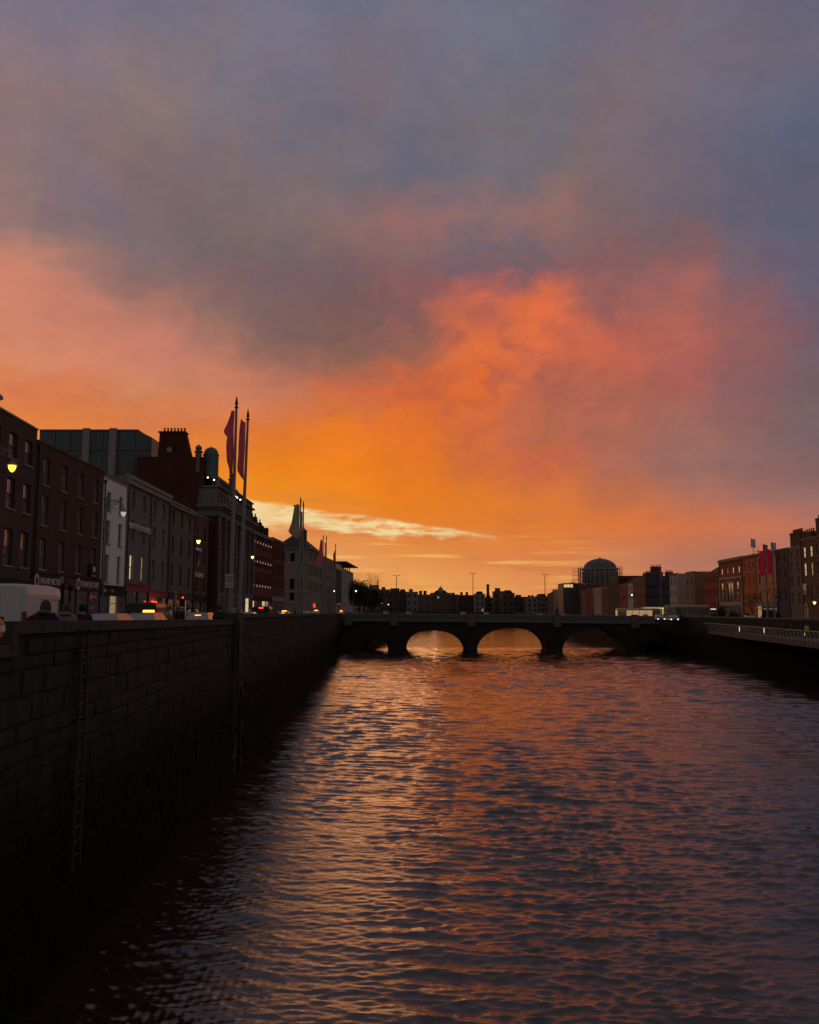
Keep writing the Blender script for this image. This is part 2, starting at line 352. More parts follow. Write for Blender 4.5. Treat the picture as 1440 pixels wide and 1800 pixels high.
def chimney(par, x, y, z0, w, d, h, pots=4, m=None):
    """stack in the building's own frame: w along x, d along y"""
    m = m or BRICKC
    o = MB().box(x, x + w, y, y + d, z0, z0 + h).box(x - .07, x + w + .07, y - .07, y + d + .07, z0 + h - .3, z0 + h - .12).box(x - .04, x + w + .04, y - .04, y + d + .04, z0 + h - .119, z0 + h + .02).obj('chimney', m, par)
    pm = MB().lathe([(.14, 0), (.13, .1), (.105, .45), (.14, .5), (.14, .56), (.1, .56)], n=10).mesh('chimney_pot', POT)
    for k in range(pots):
        if d >= w: p = (x + w / 2, y + (k + .5) * d / pots, z0 + h + .02)
        else: p = (x + (k + .5) * w / pots, y + d / 2, z0 + h + .02)
        mk('chimney_pot', pm, o, p)
    return o
def building(label, line, px0, px1, ytop, m, nb, rows, pxr, ww=1.05, depth=9, near=True, roof='flat', name='terraced_house', g=None, cornice=None,
             chim=(), shop=None, lit=(), dark=False, quoin=False, yoff=0, cat='building', group=None, gm=None, rh=2.6, skip=(), marg=.0, copingm=None, bands=()):
    A, B = hit(line, px0), hit(line, px1); g = g if g is not None else (GL if line is LF else GR)
    w = (B - A).length; u = (B - A) / w; bk = Vector((-u.y, u.x, 0))
    A = A - bk * yoff
    zt = zat(ytop[0], A.y, px0) if len(ytop) == 1 else (zat(ytop[0], A.y, px0) + zat(ytop[1], B.y, px1)) / 2
    ht = zt - g
    o = thing(name, label, cat, (A.x, A.y, g), math.atan2(u.y, u.x), group)
    Yr = hit(line, pxr).y
    rz_ = [(zat(b, Yr, pxr) - g, zat(a, Yr, pxr) - g) for a, b in rows]
    step = (w - 2 * marg) / nb; holes = []
    for ri, (z0, z1) in enumerate(rz_):
        for bi in range(nb):
            if (ri, bi) in skip: continue
            x = marg + (bi + .5) * step - ww / 2; holes.append((x, x + ww, z0, z1))
            lm = lit.get((ri, bi)) if isinstance(lit, dict) else None
            add_window(o, x, z0, ww, z1 - z0, near, lm, dark)
    # snap the openings to the window meshes' rounded heights
    mb = MB(); zb = shop if shop else 0
    facade(mb, 0, w, zb, ht, holes)
    mb.quad((0, depth, 0), (0, 0, 0), (0, 0, ht), (0, depth, ht)); mb.quad((w, 0, 0), (w, depth, 0), (w, depth, ht), (w, 0, ht)); mb.quad((w, depth, 0), (0, depth, 0), (0, depth, ht), (w, depth, ht))
    for h_ in holes: pass
    mb.quad((.02, .24, .0), (w - .02, .24, 0), (w - .02, .24, ht - .02), (.02, .24, ht - .02))
    mb.obj('wall', m, o)
    if shop:
        pass
    if near:
        dp = MB().tube([(.16, -.09, .3), (.16, -.09, ht - .5)], .055, 6).box(.06, .26, -.2, -.02, ht - .5, ht - .22)
        for z_ in range(2, int(ht) - 1, 3): dp.box(.08, .24, -.16, -.003, z_, z_ + .06)
        dp.obj('downpipe', IRON, o)
    if roof == 'flat':
        MB().box(.01, w - .01, .3, depth - .01, ht - .5, ht - .35).obj('roof', SLATE, o)
        MB().box(-.01, w + .01, -.06, .3, ht + .002, ht + .12).obj('coping', copingm or STONE, o)
    elif roof == 'pitched':
        MB().prism([(0, 0), (0, 0)], 0, 0) if False else None
        r = MB(); rd = min(depth, 8.5)
        r.quad((0, .35, ht - .3), (w, .35, ht - .3), (w, rd / 2, ht + rh), (0, rd / 2, ht + rh)); r.quad((w, rd, ht - .3), (0, rd, ht - .3), (0, rd / 2, ht + rh), (w, rd / 2, ht + rh))
        r.obj('roof', SLATE, o)
        for x_ in (0, w): MB().quad((x_, .35, ht - .3), (x_, rd, ht - .3), (x_, rd / 2, ht + rh)).obj('gable', gm or m, o)
        MB().box(-.01, w + .01, -.06, .34, ht + .002, ht + .14).obj('coping', copingm or STONE, o)
    elif roof == 'hip':
        e = .5; r = MB(); rx = min(w / 2 - .3, depth / 2)
        a_, b_, c_, d_ = (-e, -e, ht), (w + e, -e, ht), (w + e, depth + e, ht), (-e, depth + e, ht); p, q = (rx, depth / 2, ht + rh), (w - rx, depth / 2, ht + rh)
        r.quad(a_, b_, q, p); r.quad(b_, c_, q); r.quad(c_, d_, p, q); r.quad(d_, a_, p); r.obj('roof', SLATE, o)
        MB().box(-e, w + e, -e, depth + e, ht - .16, ht - .004).obj('eaves', STONE, o)
    if cornice:
        cm = copingm or STONE
        MB().box(-.02, w + .02, -.28, -.002, ht - cornice, ht - cornice * .45).box(-.04, w + .04, -.4, -.002, ht - cornice * .449, ht - .05).obj('cornice', cm, o)
    for bz, bh in bands: MB().box(-.01, w + .01, -.09, -.002, bz, bz + bh).obj('string_course', copingm or STONE, o)
    if quoin:
        qm = MB(); z = .2; i = 0
        while z < ht - 1: 
            qq = .55 if i % 2 else .4; qm.box(-.005, qq, -.05, -.002, z, z + .36); z += .4; i += 1
        qm.obj('quoin', STONE, o)
    for cx, cy, cw, cd, ch, n_ in chim: chimney(o, cx if cx >= 0 else w + cx, cy, ht - .3, cw, cd, ch + .3, n_)
    return o, w, ht
def shopfront(o, x0, x1, z1, fh, m, fm, nwin, litm=None, door=None, text=None, tm=None, tsz=.4, yo=-.05, tx=None, base=.45, tsx=1.0):
    """fascia, pilasters, stall riser and display windows below first floor"""
    f = MB().box(x0, x1, yo - .12, yo, z1 - fh, z1).box(x0 - .03, x1 + .03, yo - .2, yo - .0, z1 + .002, z1 + .1).obj('fascia', fm, o)
    if text:
        for i, tt in enumerate(text): lettering(tt, tsz, o, (tx[i] if tx else x0 + .3, yo - .15, z1 - fh * .5 - tsz * .33), tm, sx=tsx)
    MB().box(x0, x1, yo - .08, yo, 0, base).obj('stall_riser', m, o)
    st = (x1 - x0) / nwin; pm = MB()
    for i in range(nwin + 1):
        xx = x0 + i * st; a, b = max(x0, xx - .12), min(x1, xx + .12); MB().box(a, b, yo - .1, yo + .0, base + .002, z1 - fh - .002).obj('pilaster', m, o)
    for i in range(nwin):
        a, b = x0 + i * st + .14, x0 + (i + 1) * st - .14
        wn = MB().box(a, a + .05, yo - .05, yo, base + .01, z1 - fh - .01).box(b - .05, b, yo - .05, yo, base + .01, z1 - fh - .01).box(a + .05, b - .05, yo - .05, yo, z1 - fh - .65, z1 - fh - .6).obj('shop_window', FRAMED, o)
        g_ = litm if (litm and (litm is not True) and i in litm) else None
        MB().quad((a + .05, yo - .02, base + .02), (b - .05, yo - .02, base + .02), (b - .05, yo - .02, z1 - fh - .02), (a + .05, yo - .02, z1 - fh - .02)).obj('pane', litm[i] if g_ else GLASS, wn)
B_ = {}
def brickm(n, c): return mat('brick_' + n, c, .85, kind='brick', bump=.4)
def rendm(n, c): return mat('render_' + n, c, .8, kind='streak', bump=.15)
TW = mat('white_letters', (.7, .67, .65), .6, bump=0, var=.05)
# ================================================================== LEFT TERRACE (Y grows to the right)
o, w, h = building('tall dark brick house with wide windows at the left edge behind the lit lamp', LF, -75, 52.5, (753.7 - 62, 753.7), brickm('umber', (.1, .07, .062)), 4, [(774, 817), (850, 901), (935, 997)], 36, ww=1.3, dark=True)
shopfront(o, .1, w - .1, 3.4, .7, BLK, mat('black_fascia', (.03, .028, .03), .85), 4)
o, w, h = building('dark brown brick house above the maroon ink shop front', LF, 54, 174.5, (775, 831), brickm('brown', (.1, .062, .055)), 4, [(804, 851), (870, 922), (945, 1000)], 66, ww=1.0, roof='flat', copingm=BRICKC, chim=[(4.4, 3.2, 3.0, 1.2, 1.6, 0), (9.6, 4.5, 1.0, 2.6, 1.3, 4)])
INK = mat('maroon_fascia', (.1, .045, .042), .9, spec=.2)
shopfront(o, .05, w - .05, 3.98, .95, mat('dark_timber', (.05, .03, .028), .6), INK, 5, None)
for xx in (.15, 7.6):
    lettering('THE INK FACTORY', .62, o, (xx + .75, -.2, 3.28), TW, sx=.72)
    MB().prism([(xx + .3 + r * math.cos(a * math.pi / 12), 3.5 + r * 1.25 * math.sin(a * math.pi / 12)) for r, rng in ((.36, range(24)),) for a in rng], -.2, -.175).obj('logo', TW, o)
    MB().prism([(xx + .3 + .2 * math.cos(a * math.pi / 8), 3.5 + .26 * math.sin(a * math.pi / 8)) for a in range(16)], -.215, -.202).obj('logo', INK, o)
MB().box(10.2, 11.5, -.25, -.15, 4.0, 5.2).obj('sign_board', BLK, o); MB().lathe([(.22, -.03), (.22, .03)], n=16).obj('emblem', TW, o, loc=(10.85, -.27, 4.7)).rotation_euler = (math.pi / 2, 0, 0)
lettering('INK FACTORY', .14, o, (10.35, -.28, 4.15), TW, .005)
o, w, h = building('narrow white rendered house between brown brick and grey cornice houses', LF, 175, 217, (836, 858), rendm('white', (.84, .83, .79)), 2, [(864, 896), (914, 955), (974, 1022)], 182, ww=.95, dark=True)
shopfront(o, .05, w - .05, 3.5, .75, mat('pale_timber', (.3, .3, .29), .6), BLK, 3, {1: DIM_LIT_OR_REFL}, text=['ART', 'CITY'], tx=[.5, 2.2], tm=TW, tsz=.3)
o, w, h = building('grey house with pale cornice and quoins beside the white house', LF, 218.5, 258.5, (835, 854), rendm('grey', (.19, .18, .18)), 2, [(864, 897), (915, 954), (975, 1019)], 230, ww=1.0, cornice=.8, quoin=True, lit={(2, 0): LIT, (2, 1): DIM_LIT_OR_REFL})
lettering('CANTWELL', .78, o, (.1, -.22, 9.0 - .25), TW, .06, sx=.72); lettering('M°DONALD', .78, o, (3.5, -.22, 8.75), TW, .06, sx=.72)
shopfront(o, .05, w - .05, 3.85, .6, BLK, mat('red_fascia', (.3, .06, .055), .85), 2)
o, w, h = building('grey house sharing the long pale cornice over the neon pub front', LF, 259, 292, (854.5, 871), rendm('grey_warm', (.19, .175, .17)), 2, [(880, 912), (926, 964), (984, 1024)], 267, ww=1.0, cornice=.8, quoin=True)
shopfront(o, .05, w - .05, 3.4, .6, BLK, mat('red_fascia', (.3, .06, .055), .85), 2)
MB().box(.2, 1.0, -.5, -.35, 2.2, 2.45).box(1.1, 1.7, -.5, -.35, 2.25, 2.42).obj('neon_sign', mat('red_neon', (1, .04, .02), emit=3), o)
MB().box(1.0, 1.6, -.5, -.35, 1.7, 2.0).box(1.75, 2.3, -.5, -.35, 1.75, 2.0).box(2.45, 3.1, -.5, -.35, 1.75, 2.02).obj('neon_sign', mat('amber_neon', (1, .42, .05), emit=2.5), o)
o, w, h = building('three bay taupe house with a pale parapet right of the long cornice', LF, 293, 337.5, (879, 900), rendm('taupe', (.16, .135, .12)), 3, [(896, 924), (940, 974), (991, 1030)], 300, ww=1.05, cornice=.55, dark=True)
shopfront(o, .05, w - .05, 3.3, .6, BLK, mat('plum_fascia', (.08, .035, .04), .85), 4, {2: DIM_LIT_OR_REFL})
t_ = MB().box(-.05, .7, -.9, -.82, 2.2, 3.6).obj('hanging_sign', mat('green_sign', (.22, .26, .08), .6), o)
o, w, h = building('small red brick house with white signs squeezed before the grand hotel', LF, 338, 364, (902, 914), brickm('rose', (.16, .08, .065)), 2, [(925, 948), (960, 992), (1012, 1040)], 343, ww=1.0, dark=True)
lettering('The DUBLINER', .8, o, (.3, -.1, 5.45), TW, .04, sx=.9); MB().box(.9, 3.6, -.12, -.02, 8.6, 8.95).obj('sign_board', TW, o)
MB().quad((2.3, -.05, 6.9), (2.8, -.05, 6.9), (2.8, -.05, 7.6), (2.3, -.05, 7.6)).obj('plaque', TW, o)
shopfront(o, .05, w - .05, 3.2, .6, BLK, BLK, 2)
# grand hotel: giant order, attic, mansard and copper domes
HOT = mat('hotel_stone', (.17, .16, .155), .8, kind='streak')
o, w, h = building('grand brick and stone hotel with mansard roof and copper dome', LF, 367, 432, (889,), brickm('hotel', (.1, .045, .038)), 7, [(912, 968), (985, 1018)], 372, ww=1.35, depth=10, roof='none', name='grand_hotel', dark=True, yoff=1.0, near=True)
cm = MB(); cm.box(-.4, w + .2, -.5, 2.7, h - .5, h - .2); cm.box(-.7, w + .2, -.85, 2.7, h - .199, h + .15); cm.box(-.2, w + .1, -.25, 2.7, h - 1.3, h - .501); cm.obj('cornice', HOT, o)
at = MB(); facade(at, 0, w, h + .151, h + 2.4, [(i * w / 14 + .35, i * w / 14 + 1.2, h + .55, h + 1.8) for i in range(14)], y=.2); at.quad((0, 9, h + .15), (0, .2, h + .15), (0, .2, h + 2.4), (0, 9, h + 2.4)); at.obj('attic', HOT, o)
for i in range(14): add_window(o, i * w / 14 + .35, h + .55, .85, 1.25, False, None, True, y=.2)
MB().box(-.2, w + .1, -.2, 9, h + 2.401, h + 2.6).obj('cornice', HOT, o)
pa = MB()
for i in range(16): pa.box(i * w / 16, i * w / 16 + .3, 0, .3, h + 2.6, h + 3.35)
pa.box(0, w, -.02, .28, h + 3.352, h + 3.5); pa.obj('balustrade', HOT, o)
pl = MB()
for i in range(8): xx = i * (w - .7) / 7; MB().box(xx, xx + .7, -.28, -.002, 3.9, h - 1.32).obj('pilaster', HOT, o)
mr = MB(); z0, z1 = h + 2.61, h + 5.6; mr.quad((0, .8, z0), (w, .8, z0), (w, 2.6, z1), (0, 2.6, z1)); mr.quad((0, 2.6, z1), (w, 2.6, z1), (w, 9, z1), (0, 9, z1)); mr.quad((w, .8, z0), (w, 9, z0), (w, 9, z1), (w, 2.6, z1)); mr.obj('roof', SLATE, o)
fl = MB(); fl.prism([(0, 0), (.01, 0)], 0, 0) if False else None
FLK = brickm('flank', (.085, .034, .03))
fz = zat(794, 106, 330) - GL
fl.box(-.35, 1.2, 2.0, 10.5, h + 2.6, fz); fl.box(-.35, -.01, .4, 2.7, 0, h - 1.31); fl.box(-.36, -.012, 2.71, 10.5, 0, h + 2.59); fl.obj('party_wall', FLK, o)
st = MB(); a0_ = zat(750, 106, 300) - GL      # broad tapering chimney stack at the near gable
y0_, y1_, y2_, y3_ = 3.7, 7.9, 7.7, 4.5
st.quad((-.35, y0_, fz), (-.35, y1_, fz), (-.35, y2_, a0_), (-.35, y3_, a0_)); st.quad((1.2, y1_, fz), (1.2, y0_, fz), (1.2, y3_, a0_), (1.2, y2_, a0_))
st.quad((-.35, y1_, fz), (1.2, y1_, fz), (1.2, y2_, a0_), (-.35, y2_, a0_)); st.quad((1.2, y0_, fz), (-.35, y0_, fz), (-.35, y3_, a0_), (1.2, y3_, a0_)); st.quad((-.35, y3_, a0_), (-.35, y2_, a0_), (1.2, y2_, a0_), (1.2, y3_, a0_))
st.box(-.42, 1.27, y3_ - .1, y2_ + .2, a0_ + .01, a0_ + .18); so_ = st.obj('chimney', FLK, o)
MB().lathe([(.36, 0), (.3, .05), (.05, .09)], n=14).obj('satellite_dish', STONE, so_, loc=(-.42, 6.4, fz + .9)).rotation_euler = (0, -math.pi / 2, .3)
pm = MB().lathe([(.14, 0), (.13, .1), (.105, .45), (.14, .5), (.14, .56), (.1, .56)], n=10).mesh('chimney_pot', POT)
for k_ in range(7): mk('chimney_pot', pm, so_, (.4, 4.7 + k_ * .43, a0_ + .18))
st = MB(); b0 = zat(803, 112, 375) - GL; b1 = z0
xx = 7.5
st.quad((xx, .9, b1), (xx, 6, b1), (xx, 6, b0), (xx, 2.6, b0)); st.quad((xx + 1.2, 6, b1), (xx + 1.2, .9, b1), (xx + 1.2, 2.6, b0), (xx + 1.2, 6, b0)); st.quad((xx + 1.2, .9, b1), (xx, .9, b1), (xx, 2.6, b0), (xx + 1.2, 2.6, b0)); st.quad((xx, 2.6, b0), (xx, 6, b0), (xx + 1.2, 6, b0), (xx + 1.2, 2.6, b0))
s2_ = st.obj('chimney', FLK, o)
for k_ in range(3): mk('chimney_pot', pm, s2_, (xx + .6, 3.3 + k_ * .5, b0))
COP = mat('green_copper', (.11, .17, .17), .5, kind='streak')
dzm = zat(777, 108, 352) - GL
dm = MB().lathe([(.98, dzm - 4.2), (.98, dzm - 1.15), (1.06, dzm - 1.12), (1.06, dzm - 1.0), (.96, dzm - .98), (.9, dzm - .65), (.72, dzm - .3), (.42, dzm - .08), (.08, dzm), (.04, dzm + .12)], c=(1.6, 1.5, 0), n=20).obj('dome', COP, o, smooth=False)
for x_, y_, zt_ in ((.0, 2.75, dzm - .05), (13.3, 1.0, zat(822, 118, 395) - GL)):
    MB().lathe([(.42, zt_ - 3.6), (.42, zt_ - .95), (.55, zt_ - .9), (.55, zt_ - .75), (.28, zt_ - .7), (.42, zt_ - .45), (.4, zt_ - .2), (.18, zt_), (.03, zt_ + .12)], c=(x_, y_, 0), n=14).obj('urn', HOT, o)
bulb = MB().lathe([(.01, -.09), (.08, -.05), (.1, 0), (.07, .06), (.01, .09)], n=8).mesh('attic_lamp', mat('attic_bulb', (1, .95, .7), emit=5))
for x_, py in ((.9, 823), (2.4, 828), (8.2, 846), (9.6, 851), (12.0, 857)):
    mk('attic_lamp', bulb, o, (-.85, 1.3, h + 3.5) if x_ < 1 else (-.85, .5, h + 3.2) if x_ < 5 else (x_, -.5, h + 2.3))
shopfront(o, .1, w - .1, 3.85, .5, HOT, HOT, 8, {2: DIM_LIT_OR_REFL, 6: LIT})
# uplit brick row
o, w, h = building('long red brick building with uplit arcades and crowded chimneys beyond the flagpoles', LF, 432.5, 477, (928, 947.5), brickm('red', (.17, .062, .048)), 9, [(936, 962), (970, 994), (1002, 1033)], 437, ww=1.15, near=False, roof='none', name='office_building', cornice=.5, dark=True)
mr = MB(); mr.quad((0, .4, h), (w, .4, h), (w, 1.9, h + 2.6), (0, 1.9, h + 2.6)); mr.quad((0, 1.9, h + 2.6), (w, 1.9, h + 2.6), (w, 9, h + 2.6), (0, 9, h + 2.6)); mr.quad((0, 9, h), (0, .4, h), (0, 1.9, h + 2.6), (0, 9, h + 2.6)); mr.quad((w, .4, h), (w, 9, h), (w, 9, h + 2.6), (w, 1.9, h + 2.6)); mr.obj('roof', SLATE, o)
for i in range(5):
    xx = 1.5 + i * w / 5.2; dmr = MB().box(xx, xx + 1.3, .3, 2, h + .1, h + 1.7).obj('dormer', FLK, o)
    chimney(o, xx - 1.4, 1.2, h + .5, .9, 3.4 if i < 2 else 2.4, (3.3, 3.3, 3.0, 2.6, 2.0)[i], 5, FLK)
up = MB().lathe([(.04, 0), (.06, .1), (.03, .3), (.01, .4)], n=6).mesh('uplight', mat('uplight_glow', (1, .7, .5), emit=.4))
for zz_ in (962, 994, 1034):
    for i in range(9): mk('uplight', up, o, (.3 + i * w / 9, -.2, zat(zz_, 153, 437) - GL))
MB().box(0, w, -.14, -.002, 9.3, 9.5).box(0, w, -.14, -.002, 6.2, 6.4).obj('string_course', FLK, o)
shopfront(o, .1, w - .1, 3.7, .6, IRON, BLK, 7, {1: LIT, 4: LIT, 5: DIM_LIT_OR_REFL})
o, w, h = building('low red brick building over a pale stone shop front', LF, 477.5, 499, (946, 953.5), brickm('red_dull', (.13, .055, .045)), 6, [(962, 982), (990, 1010), (1014, 1032)], 480, ww=1.0, near=False, cornice=.4, dark=True)
shopfront(o, .1, w - .1, 4.0, .7, STONE, STONE, 4)
# corner chambers with overhanging hipped roof
CRM = rendm('cream', (.24, .215, .18))
o, w, h = building('cream corner building with bracketed eaves and arched windows', LF, 541, 565, (963, 974.5), CRM, 6, [(969, 985), (993, 1011), (1021, 1042)], 543, ww=1.7, depth=7.5, roof='hip', rh=3.6, near=False, name='corner_building', dark=True)
fc = MB()
for z0_, z1_ in ((h - 3.1, h - 1.2), (6.4, 8.8), (3.9, 5.6)):
    for y_ in (1.0, 3.1, 5.4):
        wn = MB().box(-.06, -.02, y_, y_ + 1.0, z0_, z1_).obj('window', GLASSD, o); MB().box(-.09, -.002, y_ - .1, y_ + 1.1, z1_ + .01, z1_ + .2).obj('lintel', STONE, wn)
MB().box(-.12, w + .1, -.14, 7.6, h - 3.6, h - 3.35).obj('cornice', STONE, o); MB().box(-.12, w + .1, -.14, 7.6, 6.0 - .3, 6.0).obj('frieze', STONE, o)
MB().box(-.14, w + .1, -.16, 7.6, 3.2, 3.5).obj('frieze', STONE, o); chimney(o, 10.5, 2.2, h + .6, 1.7, 1.2, 4.6, 3)
MB().box(8.3, 10.1, -.4, -.18, 2.2, 3.15).obj('shop_sign', mat('red_lit_sign', (1, .09, .07), emit=.9), o)
building('dull rendered block behind the cream corner building', LF, 565.5, 590, (976, 989), rendm('dun', (.2, .18, .165)), 6, [(992, 1002), (1010, 1022), (1030, 1044)], 570, ww=1.6, near=False, depth=12)
o, w, h = building('glass fronted office block with pink reflecting bays', LF, 590.3, 600, (989, 995), mat('grey_cladding', (.2, .21, .23), .5), 5, [(1000, 1060)], 592, ww=3.6, near=False, depth=12, name='office_building')
o, w, h = building('pale block with a thin flat roof overhanging the top storey', LF, 600.3, 621, (1001, 1006), rendm('pale', (.34, .33, .31)), 7, [(1012, 1026), (1034, 1048)], 603, ww=1.5, near=False, depth=12, name='office_building')
MB().box(-1, w + 1.6, -1.6, 10, h + 1.9, h + 2.15).obj('roof_canopy', STONE, o)
pp = MB()
for i in range(6): pp.box(.5 + i * w / 6, .8 + i * w / 6, .6, .9, h + .13, h + 1.9)
pp.obj('roof_post', STONE, o)
# theatre fly tower behind the terrace: green tinted cladding with pale fins
Yg = 112; xa, xb = P(68, 800, Yg).x, P(266, 800, Yg).x; zt_ = zat(757, Yg, 160)
o = thing('office_building', 'large green glazed block with pale fins behind the terrace roofs', 'building', (xa, Yg, GL))
GC = mat('green_glazed_cladding', (.11, .15, .155), .3, kind='streak', var=.2); wg = xb - xa; hg = zt_ - GL
MB().prism([(0, 0), (wg, 0), (wg, hg - .9), (wg - 1.8, hg), (0, hg)], 0, 6).obj('wall', mat('green_wall', (.07, .09, .09), .4), o)
for i in range(7):
    a, b = i * wg / 7 + .05, (i + 1) * wg / 7 - .05
    for j in range(3): MB().box(a, b if i < 6 else b - .3, -.12, -.002, hg - 2.6 - 3.1 * j, hg - .15 - 3.1 * j - (.75 if i == 6 and j == 0 else 0)).obj('panel', GC, o)
for px in (152, 199): q = P(px, 800, Yg).x - xa; MB().box(q - .45, q + .45, -.5, -.13, hg - 9, hg + .25).obj('fin', STONE, o)
MB().box(0, wg - 1.8, -.2, 6, hg + .002, hg + .14).obj('coping', STONE, o)
# ================================================================== RIGHT TERRACE
o, w, h = building('tall brown brick house with arched white doorway at the right edge', RF, 1412, 1475, (956, 930), brickm('tan_brown', (.2, .11, .075)), 5, [(962, 980), (991, 1012), (1031, 1056)], 1417, ww=1.0, roof='pitched', rh=1.6, chim=[(.8, 2.2, 2.6, 1.0, 3.4, 6), (8, 2.2, 2.6, 1.0, 3.4, 6)], skip={(2, 0)}, lit={(0, 0): LIT, (0, 1): LIT, (1, 0): LIT, (1, 1): DIM_LIT_OR_REFL})  # upper panes glow to imitate bright sky reflected in the glass
MB().box(.55, 1.9, -.2, -.1, 4.7, 6.4).obj('sign_board', mat('white_board', (.55, .55, .56), .5), o); MB().box(.6, 1.85, -.22, -.201, 4.85, 5.35).obj('sign_panel', mat('navy', (.02, .015, .05), .5), o)
d_ = MB(); d_.box(.6, .8, -.16, -.002, 0, 2.6).box(1.7, 1.9, -.16, -.002, 0, 2.6)
for k_ in range(8): a, b = k_ * math.pi / 8, (k_ + 1) * math.pi / 8; d_.quad(*[(1.25 + r * math.cos(t2), -.16, 2.6 + r * math.sin(t2)) for r, t2 in ((.45, a), (.65, a), (.65, b), (.45, b))])
dd = d_.obj('door_surround', mat('white_paint', (.6, .58, .54), .5), o); MB().box(.82, 1.68, -.08, -.004, 0, 2.5).obj('door', mat('red_door', (.25, .04, .03), .4), o)
o, w, h = building('grey brown two bay house with white framed windows below a broad stack', RF, 1388.5, 1411.5, (966, 958), rendm('grey_brown', (.2, .155, .125)), 2, [(969, 982), (990, 1006), (1015, 1032), (1043, 1063)], 1395, ww=.95, roof='pitched', rh=1.8)
chimney(o, -.5, 2.6, h, 4.2, 1.1, 2.6, 5)
o, w, h = building('narrow charcoal house between the grey brown and peach houses', RF, 1367, 1388, (969, 962), rendm('charcoal', (.085, .08, .08)), 2, [(976, 991), (1003, 1018), (1035, 1058)], 1373, ww=.85, roof='flat')
chimney(o, -.6, 2.8, h, 4.4, 1.1, 3.0, 8)
o, w, h = building('peach rendered three bay house behind the red banners', RF, 1331, 1366.5, (975, 967), rendm('peach', (.62, .27, .12)), 3, [(983, 999), (1008, 1027), (1038, 1062)], 1337, ww=1.0, dark=True, cornice=.4, bands=[(3.6, .25), (6.9, .2)])
shopfront(o, .1, w - .1, 3.4, .5, mat('pink_stone', (.35, .2, .16), .7), mat('pink_stone', (.35, .2, .16), .7), 4, {0: DIM_LIT_OR_REFL})
o, w, h = building('orange brick house with a recessed attic and rooftop aerials', RF, 1307, 1330.5, (979, 974), brickm('orange', (.55, .17, .07)), 3, [(989, 997), (1014, 1030), (1043, 1059)], 1318, ww=.75, cornice=.35, bands=[(9.2, .3), (3.9, .3)])
for k_ in range(4):
    a_ = thing('roof_aerial', 'phone mast cluster on the orange brick roof, %s' % ('tall pale panel pair leftmost', 'thin cross bar mast second from left', 'dark round dish cluster', 'grey slanted panel rightmost')[k_], 'antenna', group='rooftop aerials on the orange brick house')
    p_ = P((1316, 1324, 1337, 1352)[k_], 975, 170); a_.location = (p_.x + 1, p_.y, GR + h + .1); hh = (3.3, 1.6, 2.2, 2.6)[k_]
    MB().tube([(0, 0, 0), (0, 0, hh)], .06, 6).tube([(-.6, 0, hh * .6), (.6, 0, hh * .6)], .04, 5).obj('mast', IRON, a_)
    if k_ != 1:
        MB().box(-.45, -.12, -.12, .05, hh - 1.6, hh + .1).box(.1, .42, -.12, .05, hh - 1.7, hh).obj('panel', STEEL if k_ != 2 else IRON, a_)
# classical building with glazed centre bay
CL = mat('classical_stone', (.36, .31, .28), .7, kind='streak')
o, w, h = building('brick building framed in pale stone with a great glazed centre bay', RF, 1266, 1306, (986, 978), brickm('wine', (.32, .1, .065)), 4, [(1000, 1010)], 1273, ww=1.0, roof='flat', cornice=.5, lit={(0, 0): LIT, (0, 1): DIM_LIT_OR_REFL, (0, 2): LIT, (0, 3): LIT}, copingm=CL, name='concert_hall')
MB().box(-.02, w + .02, -.2, -.002, h - 4.2, h - 3.7).box(-.02, .5, -.2, -.002, 0, h - 4.202).box(w - .5, w + .02, -.2, -.002, 0, h - 4.202).box(.502, w - .502, -.22, -.002, 3.4, 3.9).obj('stone_frame', CL, o)
a, b = w * .36, w * .68
MB().box(a, a + .35, -.25, -.003, 4.0, h - 4.6).box(b - .35, b, -.25, -.003, 4.0, h - 4.6).box(a + .351, b - .351, -.25, -.003, h - 5.0, h - 4.6).obj('bay_frame', CL, o)
wn = MB().box((a + b) / 2 - .06, (a + b) / 2 + .06, -.14, -.03, 4.0, h - 5.01).box(a + .36, (a + b) / 2 - .061, -.14, -.03, 6.2, 6.3).box((a + b) / 2 + .061, b - .36, -.14, -.03, 6.2, 6.3).obj('window', FRAME, o)
MB().quad((a + .35, -.06, 4.0), (b - .35, -.06, 4.0), (b - .35, -.06, h - 5), (a + .35, -.06, h - 5)).obj('pane', GLASSD, wn)
for x_ in (w * .12, w * .8):
    for z_ in (4.3, 6.3): add_window(o, x_, z_, .9, 1.5, True, None, y=-.26)
shopfront(o, .5, w - .5, 3.38, .3, CL, CL, 5, None)
o, w, h = building('deep red brick terrace with many small windows left of the classical front', RF, 1236, 1265.5, (1009.5, 1003.5), brickm('crimson', (.3, .085, .055)), 5, [(1014, 1026), (1036, 1049), (1058, 1074)], 1250, ww=1.05, near=False, roof='pitched', rh=1.9, depth=11, gm=brickm('dark_gable', (.05, .04, .038)))
o, w, h = building('tan rendered house with a tall blank dark gable', RF, 1206, 1221, (1007.5, 1004), rendm('tan', (.27, .17, .11)), 2, [(1018, 1030), (1040, 1052), (1060, 1074)], 1213, ww=1.1, near=False, depth=12)
o, w, h = building('pale grey white house with weathered side wall', RF, 1178, 1191, (1010, 1008), rendm('off_white', (.42, .36, .34)), 2, [(1018, 1030), (1038, 1050), (1058, 1070)], 1184, ww=1.1, near=False, depth=12, cornice=.3)
o, w, h = building('brick corner house with dark shrouded flank and tall chimneys', RF, 1120, 1134, (1017.5, 1013), brickm('sienna', (.22, .1, .065)), 3, [(1023, 1032), (1040, 1051), (1057, 1067)], 1126, ww=1.1, near=False, depth=9)
FK = mat('shrouded_flank', (.075, .075, .085), .85, kind='streak', bump=.4)
